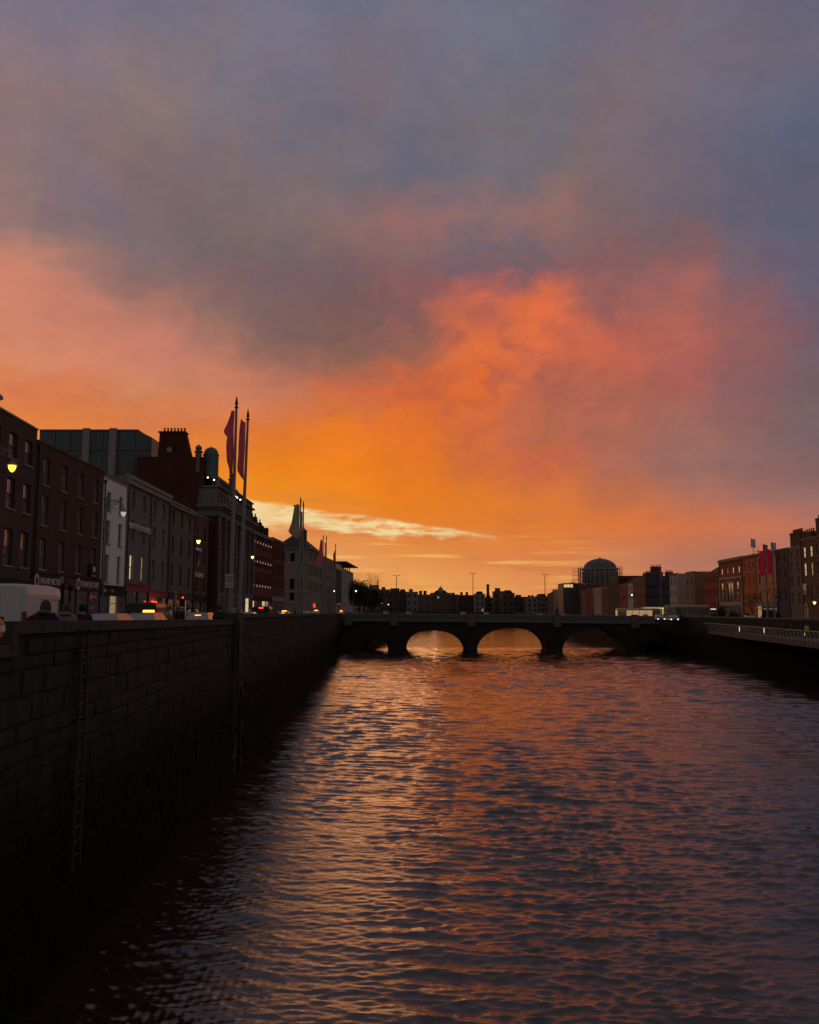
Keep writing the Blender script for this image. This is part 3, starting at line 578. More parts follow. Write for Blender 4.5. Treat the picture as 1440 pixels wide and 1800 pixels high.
MB().box(w + .01, w + .25, .3, 8.8, 0, h + .3).obj('party_wall', FK, o)
for k_ in range(3): MB().box(w + .251, w + .4, .3, 8.8, 3 + k_ * 3.1, 3.25 + k_ * 3.1).obj('scaffold_deck', IRON, o)
chimney(o, w - 1.2, 2.0, h, 1.1, 3.0, 3.0, 6); chimney(o, w * .3, 2.0, h, 1.1, 2.0, 1.6, 4); chimney(o, w - 1.0, 6.2, h, 1.0, 2.2, 1.4, 5)
far = [  # label, px0, px1, ytop, colour, bays, rows, roof, chim
 ('narrow buff brick house beside the white house across the bridge', 1113.5, 1120, (1021, 1019), ('buff', (.2, .12, .08)), 2, [(1026, 1034), (1042, 1052)], 'flat'),
 ('white painted house between two brick houses beyond the bridge', 1104, 1113, (1027, 1025), ('w', (.42, .4, .4)), 2, [(1031, 1039), (1045, 1054)], 'flat'),
 ('bright red brick house below a dark gable near the dome', 1088.5, 1103.5, (1029, 1026), ('scarlet', (.26, .08, .055)), 3, [(1033, 1040), (1046, 1055)], 'pitched'),
 ('dark scaffolded building right of the dome foot', 1071, 1088, (1016, 1012), ('soot', (.06, .05, .045)), 3, [(1026, 1034), (1042, 1052)], 'flat'),
 ('mid brown brick house with tall windows under the dome', 1058, 1070.5, (1034, 1032), ('mid', (.14, .08, .06)), 3, [(1038, 1044), (1049, 1058)], 'flat'),
 ('pale cream house standing under the dome', 1043.5, 1057.5, (1034, 1032.5), ('cr', (.36, .27, .22)), 3, [(1038, 1044), (1049, 1058)], 'flat'),
 ('dark red brick house left of the pale cream one', 1030.5, 1043, (1037, 1035), ('dr', (.2, .07, .05)), 3, [(1040, 1046), (1051, 1059)], 'flat'),
 ('thin pinkish rendered house near the dome scaffolding', 1021, 1030, (1040, 1038), ('pk', (.24, .15, .12)), 2, [(1043, 1048), (1053, 1060)], 'flat'),
 ('long brown block with vertical fins left of the dome', 992, 1020.5, (1033, 1027), ('bn', (.15, .085, .06)), 6, [(1036, 1052)], 'flat'),
 ('pale stone house with ivy coloured stains far down the quay', 973, 991.5, (1038, 1034), ('ps', (.24, .2, .17)), 3, [(1042, 1048), (1054, 1061)], 'flat'),
 ('small dark house at the far end of the right quay', 962, 972.5, (1045, 1041), ('sd', (.08, .065, .06)), 2, [(1048, 1053)], 'pitched')]
for i, (lb, p0, p1, yt, (cn, cc), nb, rws, rf) in enumerate(far):
    mm_ = brickm('far_' + cn, cc) if cc[0] > cc[1] * 1.6 else rendm('far_' + cn, cc)
    building(lb, RF, p0, p1, yt, mm_, nb, rws, (p0 + p1) / 2, ww=1.3, near=False, roof=rf, rh=2.2, depth=10, dark=cc[0] > .3, chim=[(.3, 3, 1.2, 2.4, 2.2, 4)] if i % 2 == 0 else ())
# modern top with lit clerestory behind
Yb = 400; p_ = P(990, 1026, Yb); o = thing('office_building', 'flat roofed modern block with lit clerestory beyond the brown block', 'building', (p_.x, Yb, GR)); wd = P(1026, 1026, Yb).x - p_.x; hh = zat(1025, Yb, 1000) - GR
MB().box(0, wd, 0, 14, 0, hh - 2).box(0, wd, 0, 14, hh - .5, hh).box(0, .3, .01, 14, hh - 2, hh - .5).box(4.6, wd, .5, 14, hh - 2, hh - .5).obj('wall', mat('dark_cladding', (.07, .07, .075), .6), o)
for k_ in range(3): MB().quad((.5 + k_ * 1.4, .2, hh - 1.95), (1.7 + k_ * 1.4, .2, hh - 1.95), (1.7 + k_ * 1.4, .2, hh - .55), (.5 + k_ * 1.4, .2, hh - .55)).obj('pane', LIT, o)
# domed courthouse
Yd = 450; p_ = P(1055.5, 1020, Yd); rD = P(1085, 1000, Yd).x - p_.x; zd = zat(982, Yd, 1056) - GR; ze = zat(1001, Yd, 1056) - GR
o = thing('domed_courthouse', 'great domed stone courthouse drum wrapped in scaffolding', 'building', (p_.x, Yd, GR))
prof = [(rD * 1.03, ze - .6), (rD * 1.03, ze), (rD * .98, ze + .15)] + [(rD * .97 * math.cos(a), ze + .2 + (zd - ze - .2) * math.sin(a)) for a in [i * math.pi / 2 / 10 for i in range(10)]] + [(.9, zd + .1), (.2, zd + .5)]
MB().lathe([(rD * 1.05, ze - .5), (rD * 1.08, ze - .3), (rD * 1.08, ze + .5), (rD * 1.0, ze + .55), (rD * .98, ze - .2)], n=40).obj('cornice', mat('pale_lead', (.26, .25, .25), .6), o)
MB().lathe(prof, n=40).obj('dome', mat('dome_copper', (.09, .1, .105), .6), o)
MB().lathe([(rD * .93, 8), (rD * .93, ze - .61)], n=40).obj('drum', STONE, o)
cl_ = MB().lathe([(.5, 0), (.42, 6.0)], n=8).mesh('column', STONE)
for k_ in range(24): a = k_ * math.pi / 12; mk('column', cl_, o, (rD * .99 * math.cos(a), rD * .99 * math.sin(a), ze - 7))
MB().box(-13, 13, -4, 12, 0, 13.5).obj('wall', STONE, o)
sc = thing('scaffolding', 'steel scaffolding with plank decks around the courthouse drum', 'scaffold', (p_.x, Yd, GR)); sm = MB()
for k_ in range(28):
    a = k_ * 2 * math.pi / 28; 
    for r in (rD + 1.2, rD + 2.3): sm.tube([(r * math.cos(a), r * math.sin(a), 12), (r * math.cos(a), r * math.sin(a), ze + (.8 if k_ % 3 else 1.6))], .09, 4)
for z_ in [14.5 + i * 2 for i in range(int((ze - 14) / 2))]:
    for r in (rD + 1.2, rD + 2.3): sm.tube([(r * math.cos(k_ * math.pi / 14), r * math.sin(k_ * math.pi / 14), z_ + .9) for k_ in range(29)], .07, 4)
sm.obj('scaffold_frame', STEEL, sc)
for z_ in [14.5 + i * 2 for i in range(int((ze - 14) / 2))]:
    dk = MB()
    for k_ in range(28):
        a, b = k_ * math.pi / 14, (k_ + 1) * math.pi / 14; r0, r1 = rD + 1.15, rD + 2.35
        dk.quad((r0 * math.cos(a), r0 * math.sin(a), z_), (r1 * math.cos(a), r1 * math.sin(a), z_), (r1 * math.cos(b), r1 * math.sin(b), z_), (r0 * math.cos(b), r0 * math.sin(b), z_))
    dk.obj('scaffold_deck', mat('scaffold_boards', (.14, .1, .07), .8), sc)
sw = MB()
for i in range(6):
    x_ = -rD - 5.5 + i * .9
    sw.tube([(x_, 0, 10), (x_, 0, ze + (1.5 if i % 2 else .6))], .08, 4)
for z_ in range(12, int(ze) + 1, 2): sw.tube([(-rD - 5.6, 0, z_), (-rD - 1.5, 0, z_)], .08, 4)
sw.obj('scaffold_tower', STEEL, sc)
# ------------------------------------------------------------------ far skyline
sky_b = [(606, 644, 1046, 'low dark terrace standing behind the leafy trees'), (640, 668, 1046, 'dark gabled block behind the trees'), (668, 684, 1036, 'pale turreted building with railings on top'), (684, 700, 1041, 'grey gabled block right of the turret'),
 (700, 716, 1041, 'terrace with three square chimney stacks'), (716, 734, 1040, 'blocky dark tenement far off'), (734, 758, 1045, 'low flat roofed warehouse in the far skyline'), (758, 792, 1042, 'long far block with stepped roofline'),
 (792, 806, 1045, 'small domed cupola building on the skyline'), (806, 836, 1046, 'dark far block left of the brick chimney'), (836, 852, 1044, 'upright brown block beside the factory chimney'),
 (852, 872, 1050, 'low shed at the foot of the factory chimney'), (870, 884, 1039, 'square pale topped block right of the chimney'), (884, 904, 1042, 'dark apartment block on the far skyline'),
 (904, 928, 1049, 'low far terrace with tree behind'), (928, 944, 1052, 'lowest dark roof on the skyline'), (944, 964, 1048, 'far block tucked left of the right quay')]
FARM = [rendm('sky_%d' % i, c_) for i, c_ in enumerate([(.1, .075, .06), (.2, .18, .16), (.13, .09, .07), (.08, .06, .055), (.16, .12, .1)])]
for i, (p0, p1, yt, lb) in enumerate(sky_b):
    Yb = 530 + (i * 37) % 60 if p0 > 740 else 400 + (i * 31) % 70
    a, b = P(p0 - 1, 1060, Yb).x, P(p1 + 1, 1060, Yb).x; g_ = H - 2.5; hh = zat(yt, Yb, p0) - g_; m_ = FARM[(i * 3 + 1) % 5]
    o = thing('townhouse_block', lb, 'building', (a, Yb, g_)); wd = b - a
    mb = MB(); hl = []; nwx = max(2, int(wd / 2.6))
    for r in range(3):
        for q in range(nwx): x_ = (q + .5) * wd / nwx - .55; hl.append((x_, x_ + 1.1, 2.0 + r * hh / 3.4, 3.5 + r * hh / 3.4))
    hl = [q for q in hl if q[3] < hh - .5]
    facade(mb, 0, wd, 0, hh, hl); mb.quad((0, 12, 0), (0, 0, 0), (0, 0, hh), (0, 12, hh)); mb.quad((wd, 0, 0), (wd, 12, 0), (wd, 12, hh), (wd, 0, hh)); mb.quad((0, .01, hh - .3), (wd, .01, hh - .3), (wd, 12, hh - .3), (0, 12, hh - .3)); mb.quad((wd, 12, 0), (0, 12, 0), (0, 12, hh), (wd, 12, hh)); mb.obj('wall', m_, o)
    wm_ = MB().quad((0, .15, 0), (1.1, .15, 0), (1.1, .15, 1.5), (0, .15, 1.5)).mesh('window', GLASSD)
    for q in hl:
        wo_ = mk('window', wm_, o, (q[0], 0, q[2]))
        if random.random() < .04: wo_.material_slots[0].link = 'OBJECT'; wo_.material_slots[0].material = DIM_LIT_OR_REFL
    if i % 3 == 0 or i == 3:
        for q in range(3 if i == 3 else 2): MB().box(wd * (.15 + .3 * q), wd * (.15 + .3 * q) + 1.6, 3, 4.2, hh - .3, hh + 2).obj('chimney', BRICKC, o)
    elif i % 3 == 1: MB().prism([(wd * .15, hh), (wd * .85, hh), (wd * .7, hh + 1.6), (wd * .3, hh + 1.6)], 1, 11).obj('roof', SLATE, o)
    else: MB().box(wd * .2, wd * .55, 2, 6, hh - .3, hh + 1.3).obj('roof_plant', m_, o)
    if i == 1:
        MB().lathe([(3.2, hh - 2), (3.2, hh + 2.4), (3.5, hh + 2.6), (2.6, hh + 3.4), (2.5, hh + 3.6), (2.4, hh + 4.8), (2.7, hh + 5.0), (.2, hh + 5.1)], c=(wd * .6, 3, 0), n=12).obj('turret', STONE, o)
    if i == 7: MB().lathe([(1.5, hh - 1), (1.5, hh + 1.8), (1.7, hh + 1.9), (1.5, hh + 2.6), (.9, hh + 3.3), (.15, hh + 3.8), (.1, hh + 4.8)], c=(wd * .5, 2, 0), n=12).obj('cupola', STONE, o)
Yb = 560; p_ = P(858, 1050, Yb); hh = zat(1027, Yb, 858) - 5.3
thing('factory_chimney', 'tall tapering brick factory chimney on the far skyline', 'chimney', (p_.x, Yb, 5.3), data=MB().lathe([(1.3, 0), (.85, hh - 1.2), (1.0, hh - 1.1), (1.0, hh - .5), (.8, hh)], n=14).mesh('factory_chimney', BRICKC))
# ================================================================== GROUND, ROADS, WATER
ASP = mat('asphalt', (.05, .05, .052), .85); PAV = mat('granite_paving', (.2, .19, .18), .8); GRD = mat('city_ground', (.08, .075, .07), .9, sc=.1)
LB = [(-9.3, 190), (-6, 260), (2, 360), (15, 500)]; RW = [(47.5, 0), (47.5, 163), (47, 250), (52, 340), (60, 500)]
gm_ = MB()
def strip(mb, A, B, zA, zB=None):
    for (a, b), (c_, d_) in zip(zip(A, A[1:]), zip(B, B[1:])): mb.quad((*a, zA), (*c_, zA), (*d_, zA), (*b, zA))
lw = [(-6.8 + .15, -60), (-13.65, 178), (-14.0, 178.2), (-9.0, 190)] + LB[1:]; 
strip(gm_, [(x - .3, y) for x, y in lw], [(-3000, y if 0 < i < len(lw) - 1 else (-3000 if i == 0 else 500)) for i, (x, y) in enumerate(lw)], GL)
rw = [(47.6, -60), (47.6, 163), (47.1, 250), (52.1, 340), (60, 500)]
strip(gm_, [(3000, -3000)] + [(3000, y) for x, y in rw[1:]], rw, GR)
gm_.quad((-3000, 500, GR - .1), (3000, 500, GR - .1), (3000, 9000, GR - .1), (-3000, 9000, GR - .1))
struct(gm_.obj('ground', GRD))
Ys = list(range(4, 176, 6)); off = lambda pl_, o_: [(interp(pl_, y) + o_, y) for y in Ys]
m_ = MB(); strip(m_, off(LQ, -11.0 + 7.2), off(LF, 3.2), GL + .004); struct(m_.obj('road', ASP))
m_ = MB()
for a, b in ((off(LQ, -.3), off(LQ, -3.8)), (off(LF, 3.2), off(LF, 0))):
    strip(m_, a, b, GL + .12)
    e = b if a[0][0] > -12 else a
    for (x0, y0), (x1, y1) in zip(e, e[1:]): m_.quad((x0, y0, GL), (x1, y1, GL), (x1, y1, GL + .12), (x0, y0, GL + .12))
struct(m_.obj('pavement', PAV))
m_ = MB()
for y in range(8, 170, 5): x = (interp(LQ, y) + interp(LF, y)) / 2 + .3; m_.quad((x, y, GL + .008), (x + .1, y, GL + .008), (x + .1, y + 2, GL + .008), (x, y + 2, GL + .008))
struct(m_.obj('road_marking', mat('road_paint', (.6, .6, .58), .7)))
Yr_ = list(range(60, 400, 8)); m_ = MB(); strip(m_, [(interp(RF, y) - 3, y) for y in Yr_], [(interp(RF, y) - 11, y) for y in Yr_], GR + .004); struct(m_.obj('road', ASP))
m_ = MB(); strip(m_, [(interp(RF, y), y) for y in Yr_], [(interp(RF, y) - 3, y) for y in Yr_], GR + .12)
for (y0, y1) in zip(Yr_, Yr_[1:]): m_.quad((interp(RF, y0) - 3, y0, GR), (interp(RF, y0) - 3, y0, GR + .12), (interp(RF, y1) - 3, y1, GR + .12), (interp(RF, y1) - 3, y1, GR))
struct(m_.obj('pavement', PAV))
# river
def river():
    ys = [13.0]
    while ys[-1] < 560: y = ys[-1]; ys.append(y + max(.034, .0027 * y if y < 185 else .0065 * y))
    ys = np.array(ys); nx = 930
    xl = np.interp(ys, [0, 176, 190, 260, 360, 500, 600], [-8, -15, -16, -14, -8, -5, -5]); xr = np.interp(ys, [0, 163, 600], [50, 50, 75])
    tt = np.linspace(0, 1, nx)
    xm = np.minimum(xr - 2, .56 * ys + 6); td = np.minimum(tt / .86, 1)[None]; te = np.clip((tt - .86) / .14, 0, 1)[None]
    X = (xl[:, None] + (xm - xl)[:, None] * td + (xr - xm)[:, None] * te).astype(np.float32); Y = np.repeat(ys[:, None], nx, 1).astype(np.float32)
    sy = np.gradient(ys)[:, None].astype(np.float32); sx = np.gradient(X, axis=1).astype(np.float32); sp_ = np.maximum(sy, sx)
    amp = .85 + .3 * np.sin(X * .31 + Y * .045 + 1.3 * np.sin(Y * .06)) * np.sin(Y * .09 - X * .13 + 2)
    for x0, wd_, a, k1 in ((7.3, 1.2, .35, .7), (22, 1.8, .3, 1.1), (-1.5, 2.2, .25, .9), (2.8, .8, .25, 1.7)):
        amp = amp - a * np.exp(-((X - x0 - 1.2 * np.sin(Y * .05 * k1 + x0)) / wd_) ** 2)
    pass
    Z = np.zeros_like(X); DX = np.zeros_like(X); DY = np.zeros_like(X)
    rng = np.random.RandomState(3); nw = 130
    for i in range(nw):
        lam = .11 * (2.8 / .11) ** (rng.rand() ** .9); th = math.radians(-13) + rng.randn() * math.radians(12 if lam > .7 else 17 if lam > .4 else 26)
        kx, ky = math.sin(th) * 2 * math.pi / lam, -math.cos(th) * 2 * math.pi / lam
        slope = .052 * (1.4 if lam < .4 else .9 if lam < .8 else .62 if lam < 1.3 else .3); A = slope * lam / (2 * math.pi)
        fade = np.clip((lam / sp_ - 2.2) / 1.6, 0, 1); ph = rng.rand() * 6.283
        rowm = fade.max(1) > 0; r = int(np.nonzero(rowm)[0].max()) + 1 if rowm.any() else 0
        if not r: continue
        arg = kx * X[:r] + ky * Y[:r] + ph + .6 * np.sin(X[:r] * .21 * (1 + i % 3) + Y[:r] * .17 + i)
        s_, c_ = np.sin(arg), np.cos(arg); env = .5 + .95 * np.sin(X[:r] * (.15 + .5 * rng.rand()) + Y[:r] * (rng.rand() - .5) * 1.1 + rng.rand() * 6.28) ** 2; f_ = fade[:r] * A * env
        f_ = f_ * (1 + (.6 if lam > .6 else 0) * np.clip((Y[:r] - 60) / 110, 0, 1)); Z[:r] += f_ * c_; q = .85 * f_; DX[:r] -= q * math.sin(th) * s_; DY[:r] += q * math.cos(th) * s_
    Z *= amp; X = X + DX * amp; Y = Y + DY * amp
    nv = X.size; co_ = np.stack([X, Y, Z], -1).reshape(-1).astype(np.float32)
    ny = len(ys); idx = np.arange(nv).reshape(ny, nx)
    q = np.stack([idx[:-1, :-1], idx[:-1, 1:], idx[1:, 1:], idx[1:, :-1]], -1).reshape(-1, 4)
    me = bpy.data.meshes.new('river_water'); me.vertices.add(nv); me.vertices.foreach_set('co', co_)
    me.loops.add(q.size); me.loops.foreach_set('vertex_index', q.reshape(-1).astype(np.int32))
    me.polygons.add(len(q)); me.polygons.foreach_set('loop_start', (np.arange(len(q)) * 4).astype(np.int32)); me.polygons.foreach_set('loop_total', np.full(len(q), 4, np.int32))
    me.polygons.foreach_set('use_smooth', np.ones(len(q), bool)); me.update(calc_edges=True)
    return me
wm = bpy.data.materials.new('river_water'); wm.use_nodes = True; n = wm.node_tree.nodes; l = wm.node_tree.links; b = n['Principled BSDF']
b.inputs['Base Color'].default_value = (.034, .02, .012, 1); b.inputs['Roughness'].default_value = .02; b.inputs['IOR'].default_value = 1.78; b.inputs['Specular IOR Level'].default_value = .5
tcw = n.new('ShaderNodeTexCoord')
def wn_(sc_, s_, det):
    mp_ = n.new('ShaderNodeMapping'); mp_.inputs['Scale'].default_value = s_; mp_.inputs['Rotation'].default_value = (0, 0, .2); l.new(tcw.outputs['Object'], mp_.inputs[0])
    q = n.new('ShaderNodeTexNoise'); q.inputs['Scale'].default_value = sc_; q.inputs['Detail'].default_value = det; q.inputs['Roughness'].default_value = .6; q.inputs['Distortion'].default_value = .4; l.new(mp_.outputs[0], q.inputs[0]); return q.outputs['Fac']
def ridge(f_):
    a = n.new('ShaderNodeMath'); a.operation = 'MULTIPLY_ADD'; l.new(f_, a.inputs[0]); a.inputs[1].default_value = 2; a.inputs[2].default_value = -1
    b_ = n.new('ShaderNodeMath'); b_.operation = 'ABSOLUTE'; l.new(a.outputs[0], b_.inputs[0]); c_ = n.new('ShaderNodeMath'); c_.operation = 'SUBTRACT'; c_.inputs[0].default_value = 1; l.new(b_.outputs[0], c_.inputs[1]); return c_.outputs[0]
b1 = n.new('ShaderNodeBump'); b1.inputs['Strength'].default_value = .8; b1.inputs['Distance'].default_value = .009; l.new(ridge(wn_(8.0, (.35, 1.3, 1), 5)), b1.inputs['Height'])
b2 = n.new('ShaderNodeBump'); b2.inputs['Strength'].default_value = .8; b2.inputs['Distance'].default_value = .035; l.new(wn_(1.7, (.45, 1.4, 1), 5), b2.inputs['Height']); l.new(b1.outputs[0], b2.inputs['Normal']); l.new(b2.outputs[0], b.inputs['Normal'])
pm_n = n.new('ShaderNodeMapRange'); l.new(wn_(.09, (.28, 1.1, 1), 5), pm_n.inputs[0]); pm_n.inputs[1].default_value = .32; pm_n.inputs[2].default_value = .68; pm_n.inputs[3].default_value = .3; pm_n.inputs[4].default_value = 1.0
l.new(pm_n.outputs[0], b1.inputs['Strength']); l.new(pm_n.outputs[0], b2.inputs['Strength'])
b3 = n.new('ShaderNodeBump'); b3.inputs['Strength'].default_value = .8; b3.inputs['Distance'].default_value = .16; l.new(wn_(.32, (.35, 1.2, 1), 6), b3.inputs['Height']); l.new(b2.outputs[0], b3.inputs['Normal']); l.new(b3.outputs[0], b.inputs['Normal'])
rme = river(); rme.materials.append(wm); ro = mk('river_water', rme); struct(ro)
struct(MB().quad((-60, -3, -2), (90, -3, -2), (90, 620, -2), (-60, 620, -2)).obj('river_bed', mat('river_mud', (.02, .018, .012), .9)))
# ================================================================== QUAY WALL (left)
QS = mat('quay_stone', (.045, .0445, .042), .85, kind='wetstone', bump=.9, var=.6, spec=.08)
QC = mat('quay_coping', (.055, .054, .051), .7, kind='streak', bump=.5)
Aq = Vector((LQ[0][0], 0, 0)); dq = (Vector((LQ[1][0], LQ[1][1], 0)) - Aq).normalized(); rq = math.atan2(dq.y, dq.x)
qw = thing('quay_wall', 'dark wet granite quay wall running along the left bank', 'wall', (Aq.x, Aq.y, 0), rq)
# frame: x along the quay, y>0 behind (landward), z up
t1, t2, t3 = H - .20, H - .42, H - .17
top = lambda s_: t1 + (t2 - t1) * (s_ - 16) / 25 if s_ < 42.3 else t3 + (H - .55 - t3) * (s_ - 42.3) / 130
yb = MB(); yb.box(-20, 16.6, .04, 1.0, -2, H - .85); [yb.box(16.6 + k_ * 1.22, 16.6 + (k_ + 1) * 1.22, .04, .4, -2, top(16.6 + k_ * 1.22 + .6) - .235) for k_ in range(21)]; yb.box(42.3, 44.2, .04, .62, -2, t2 - .25)
yb.box(44.2, 45.6, .9, 1.0, -2, 4.0); yb.box(44.2, 45.6, .04, .62, 4.0, t3 - .25); [yb.box(45.6 if k_ == 0 else 44.4 + k_ * 2.4, 44.4 + (k_ + 1) * 2.4, .04, .62, -2, top(44.4 + k_ * 2.4 + 1) - .215) for k_ in range(55)]
yb.obj('wall_core', mat('quay_joint', (.02, .019, .018), .9), qw)
variants = []
for v in range(10):
    r = random.Random(v); bm_ = MB(); c8 = .018; j = lambda: r.uniform(0, .012)
    x0, x1, z0, z1 = 0, 1, 0, 1; bb = .045
    o4 = [(0, 0), (1, 0), (1, 1), (0, 1)]
    # unit stone: outer rim at y=.04, worn face pushed out, broken into four facets round a centre
    rim = [(x_, .04, z_) for x_, z_ in o4]; fc_ = [(abs(x_ - .03 - j()), -.0 - j() * .8, abs(z_ - .055 - j())) for x_, z_ in o4]; ce = (.5 + r.uniform(-.15, .15), -.014 - j(), .5 + r.uniform(-.2, .2))
    i0 = len(bm_.v); bm_.v += rim + fc_ + [ce]
    for k_ in range(4): bm_.f.append((k_, (k_ + 1) % 4, 4 + (k_ + 1) % 4, 4 + k_)); bm_.m.append(0); bm_.f.append((4 + k_, 4 + (k_ + 1) % 4, 8)); bm_.m.append(0)
    variants.append(bm_)
vm = [bm_.mesh('stone', QS) for bm_ in variants]
rest = MB(); z = -.4; row = 0; nst = 0; cand = []
rr_ = random.Random(4)
while z < H - .45:
    rh_ = rr_.choice([.28, .34, .38, .44, .52]); x = 8 + rr_.uniform(0, .7)
    while x < 177:
        L_ = rr_.choice([.5, .7, .9, 1.1, 1.45]) * rr_.uniform(.85, 1.1); tp = (top(x) - .22) if x > 16.6 else H - .9
        if not (44.2 < x + L_ and x < 45.6 and z < 3.9) and z + rh_ <= tp + .12:
            hh_ = min(rh_, tp - z)
            if hh_ > .1: cand.append((x, z, L_, hh_))
        x += L_
    z += rh_; row += 1
cand.sort(key=lambda c_: c_[0] if c_[0] > 14.6 else 999)
vis = [c_ for c_ in cand if c_[1] > .1 and c_[0] > 14.6][:300]; vs_ = set(vis)
for i, (x, z, L_, hh_) in enumerate(cand):
    if (x, z, L_, hh_) in vs_:
        o = mk('stone', vm[rr_.randrange(10)], qw, (x + .012, rr_.uniform(-.028, .014), z + .012)); o.scale = (L_ - .024, 1, hh_ - .024)
    else:
        bm_ = variants[rr_.randrange(10)]; i0 = len(rest.v); y_ = rr_.uniform(-.028, .014)
        rest.v += [(x + .012 + a * (L_ - .024), b + y_, z + .012 + c_ * (hh_ - .024)) for a, b, c_ in bm_.v]
        rest.f += [tuple(i0 + q for q in f) for f in bm_.f]; rest.m += bm_.m
o = rest.obj('stonework', QS, qw); o['kind'] = 'stuff'
# copings and parapet inner face
for i in range(21): s_ = 16.6 + i * 1.22; z_ = top(s_ + .6); MB().box(s_ + .008, s_ + 1.21, -.07, .45, z_ - .24, z_, taper=.02).obj('coping_stone', QC, qw)
for i in range(55): s_ = 44.4 + i * 2.4; z_ = top(s_ + 1); MB().box(s_ + .008, s_ + 2.39, -.07, .7, z_ - .22, z_, taper=.02).obj('coping_stone', QC, qw)
MB().box(42.25, 44.35, -.22, .8, t2 - .6, t3 + .05, taper=.04).box(42.2, 42.9, -.32, -.1, 5.0, t3 - .4, taper=.03).obj('pier', QC, qw)
for i in range(8): MB().box(5.9 + i * 1.3, 7.18 + i * 1.3, -.1, .9, H - .85, H - .64, taper=.02).obj('coping_stone', QC, qw)
MB().prism([(14.2, H - .84)] + [(15.6 - 1.3 * math.cos(a), H - .26 - .56 * math.sin(a)) for a in [0.0, .25, .5, .8, 1.1, 1.4, 1.57]][::-1] + [(15.6, H - .22)] + [(15.59, H - .84)], -.02, .7).obj('swept_end', QC, qw) if False else MB().box(16.32, 16.6, -.09, .42, H - .84, H - .21, taper=.02).obj('end_pier', QC, qw)
av_ = MB(); n_ = 12
for k_ in range(n_):
    a, b = math.pi * k_ / n_, math.pi * (k_ + 1) / n_
    av_.quad(*[(44.9 - r * math.cos(t_2), -.03, 3.3 + r * math.sin(t_2)) for r, t_2 in ((.7, a), (.98, a), (.98, b), (.7, b))])
av_.obj('outfall_arch', QC, qw)
LAD = mat('weathered_steel', (.05, .048, .046), .7, metal=0, var=.95, sc=1.2, spec=.2)
def ladder(s_, ztop, label, w_=.46):
    o = thing('quay_ladder', label, 'ladder', group='steel ladders fixed to the quay wall'); p = Aq + dq * s_; o.location = (p.x, p.y, 0); o.rotation_euler = (0, 0, rq)
    for x_ in (0, w_): MB().box(x_ - .03, x_ + .03, -.19, -.13, 2.1, ztop - .15).obj('rail', LAD, o)
    MB().tube([(0, -.16, ztop - .15), (0, -.2, ztop - .02), (-.06, -.1, ztop + .03), (-.12, .0, ztop)], .035, 6).tube([(w_, -.16, ztop - .15), (w_, -.22, ztop), (w_ + .1, -.2, ztop + .03), (w_ + .2, -.05, ztop - .05)], .035, 6).obj('handrail', LAD, o)
    rm = MB().tube([(0, -.16, 0), (w_, -.16, 0)], .013, 6).mesh('rung', IRON); k_ = 9
    while k_ * .3 - .3 < ztop - .3: mk('rung', rm, o, (0, 0, k_ * .3 - .3)); k_ += 1
    br_ = MB().box(-.03, .03, -.13, .03, 0, .08).mesh('bracket', IRON)
    for k_ in range(4):
        for x_ in (0, w_): mk('bracket', br_, o, (x_, 0, 2.3 + k_ * 1.5))
ladder(19.9, H - .46, 'rusty steel ladder on the near stretch of quay wall'); ladder(42.0 - .3, H - .45, 'steel ladder beside the raised pier above the outfall', .4)
# left bank beyond the bridge, abutment and right bank walls
def bank(label, pl_, z1_, coping=.35, m=QS, par=0.0):
    o = thing('river_wall', label, 'wall'); mb = MB(); cp = MB()
    for (x0, y0), (x1, y1) in zip(pl_, pl_[1:]):
        L_ = math.hypot(x1 - x0, y1 - y0); mx = Matrix.Translation((x0, y0, 0)) @ Matrix.Rotation(math.atan2(y1 - y0, x1 - x0), 4, 'Z')
        mb.box(0, L_, -.3, .3, -2, z1_, mx); cp.box(0, L_, -.4, .4, z1_ + .002, z1_ + .22, mx)
        k_ = 0
        while k_ * .9 < z1_ + .4: mb.box(0, L_, -.325, .325, k_ * .9 - .4, k_ * .9 + .42, mx); k_ += 1
    mb.obj('wall', m, o); cp.obj('coping', QC, o); return o
bank('dark river wall of the left bank beyond the bridge', LB, H - .9)
bank('low dark wall closing the far end of the river', [(15, 500), (60, 500)], H - 1.4)
GRN = mat('mossy_wall', (.025, .028, .015), .8, kind='wetstone')
bank('mossy right bank wall seen through the bridge arch', [(47.8, 178), (47, 250), (52, 340), (60, 500)], H - 1.4, m=GRN)
bank('dark stone quay wall of the right bank below the boardwalk', [(47.9, 30), (47.9, 110), (47.9, 165)], H - 1.35)
# ================================================================== STONE BRIDGE
BA = Vector((-14.2, 171.8, 0)); BB = Vector((50.2, 167.6, 0)); ub = (BB - BA).normalized(); WB = (BB - BA).length; BT = 14.0
BS = mat('bridge_stone', (.04, .034, .03), .8, kind='streak', bump=.6); BSL = mat('bridge_pedestal', (.15, .14, .13), .75, kind='streak')
br = thing('arched_bridge', 'low five arched stone road bridge with iron lattice parapet', 'bridge', (BA.x, BA.y, 0), math.atan2(ub.y, ub.x))
def sx_(px, py=1120):                 # position along the bridge face of an image column
    u = ray(px, py); u = u.x / u.y; return (u * BA.y - BA.x) / (ub.x - u * ub.y)
zpar = lambda s_: H - .60 - .5 * (s_ / WB) ** 1.3      # top of parapet
arches = [(sx_(634), sx_(683), 2.5), (sx_(706), sx_(815), 3.92), (sx_(838), sx_(963), 4.38), (sx_(988), sx_(1103), 4.2), (sx_(1128), sx_(1168), 1.9)]
zdk = lambda s_: zpar(s_) - 1.42
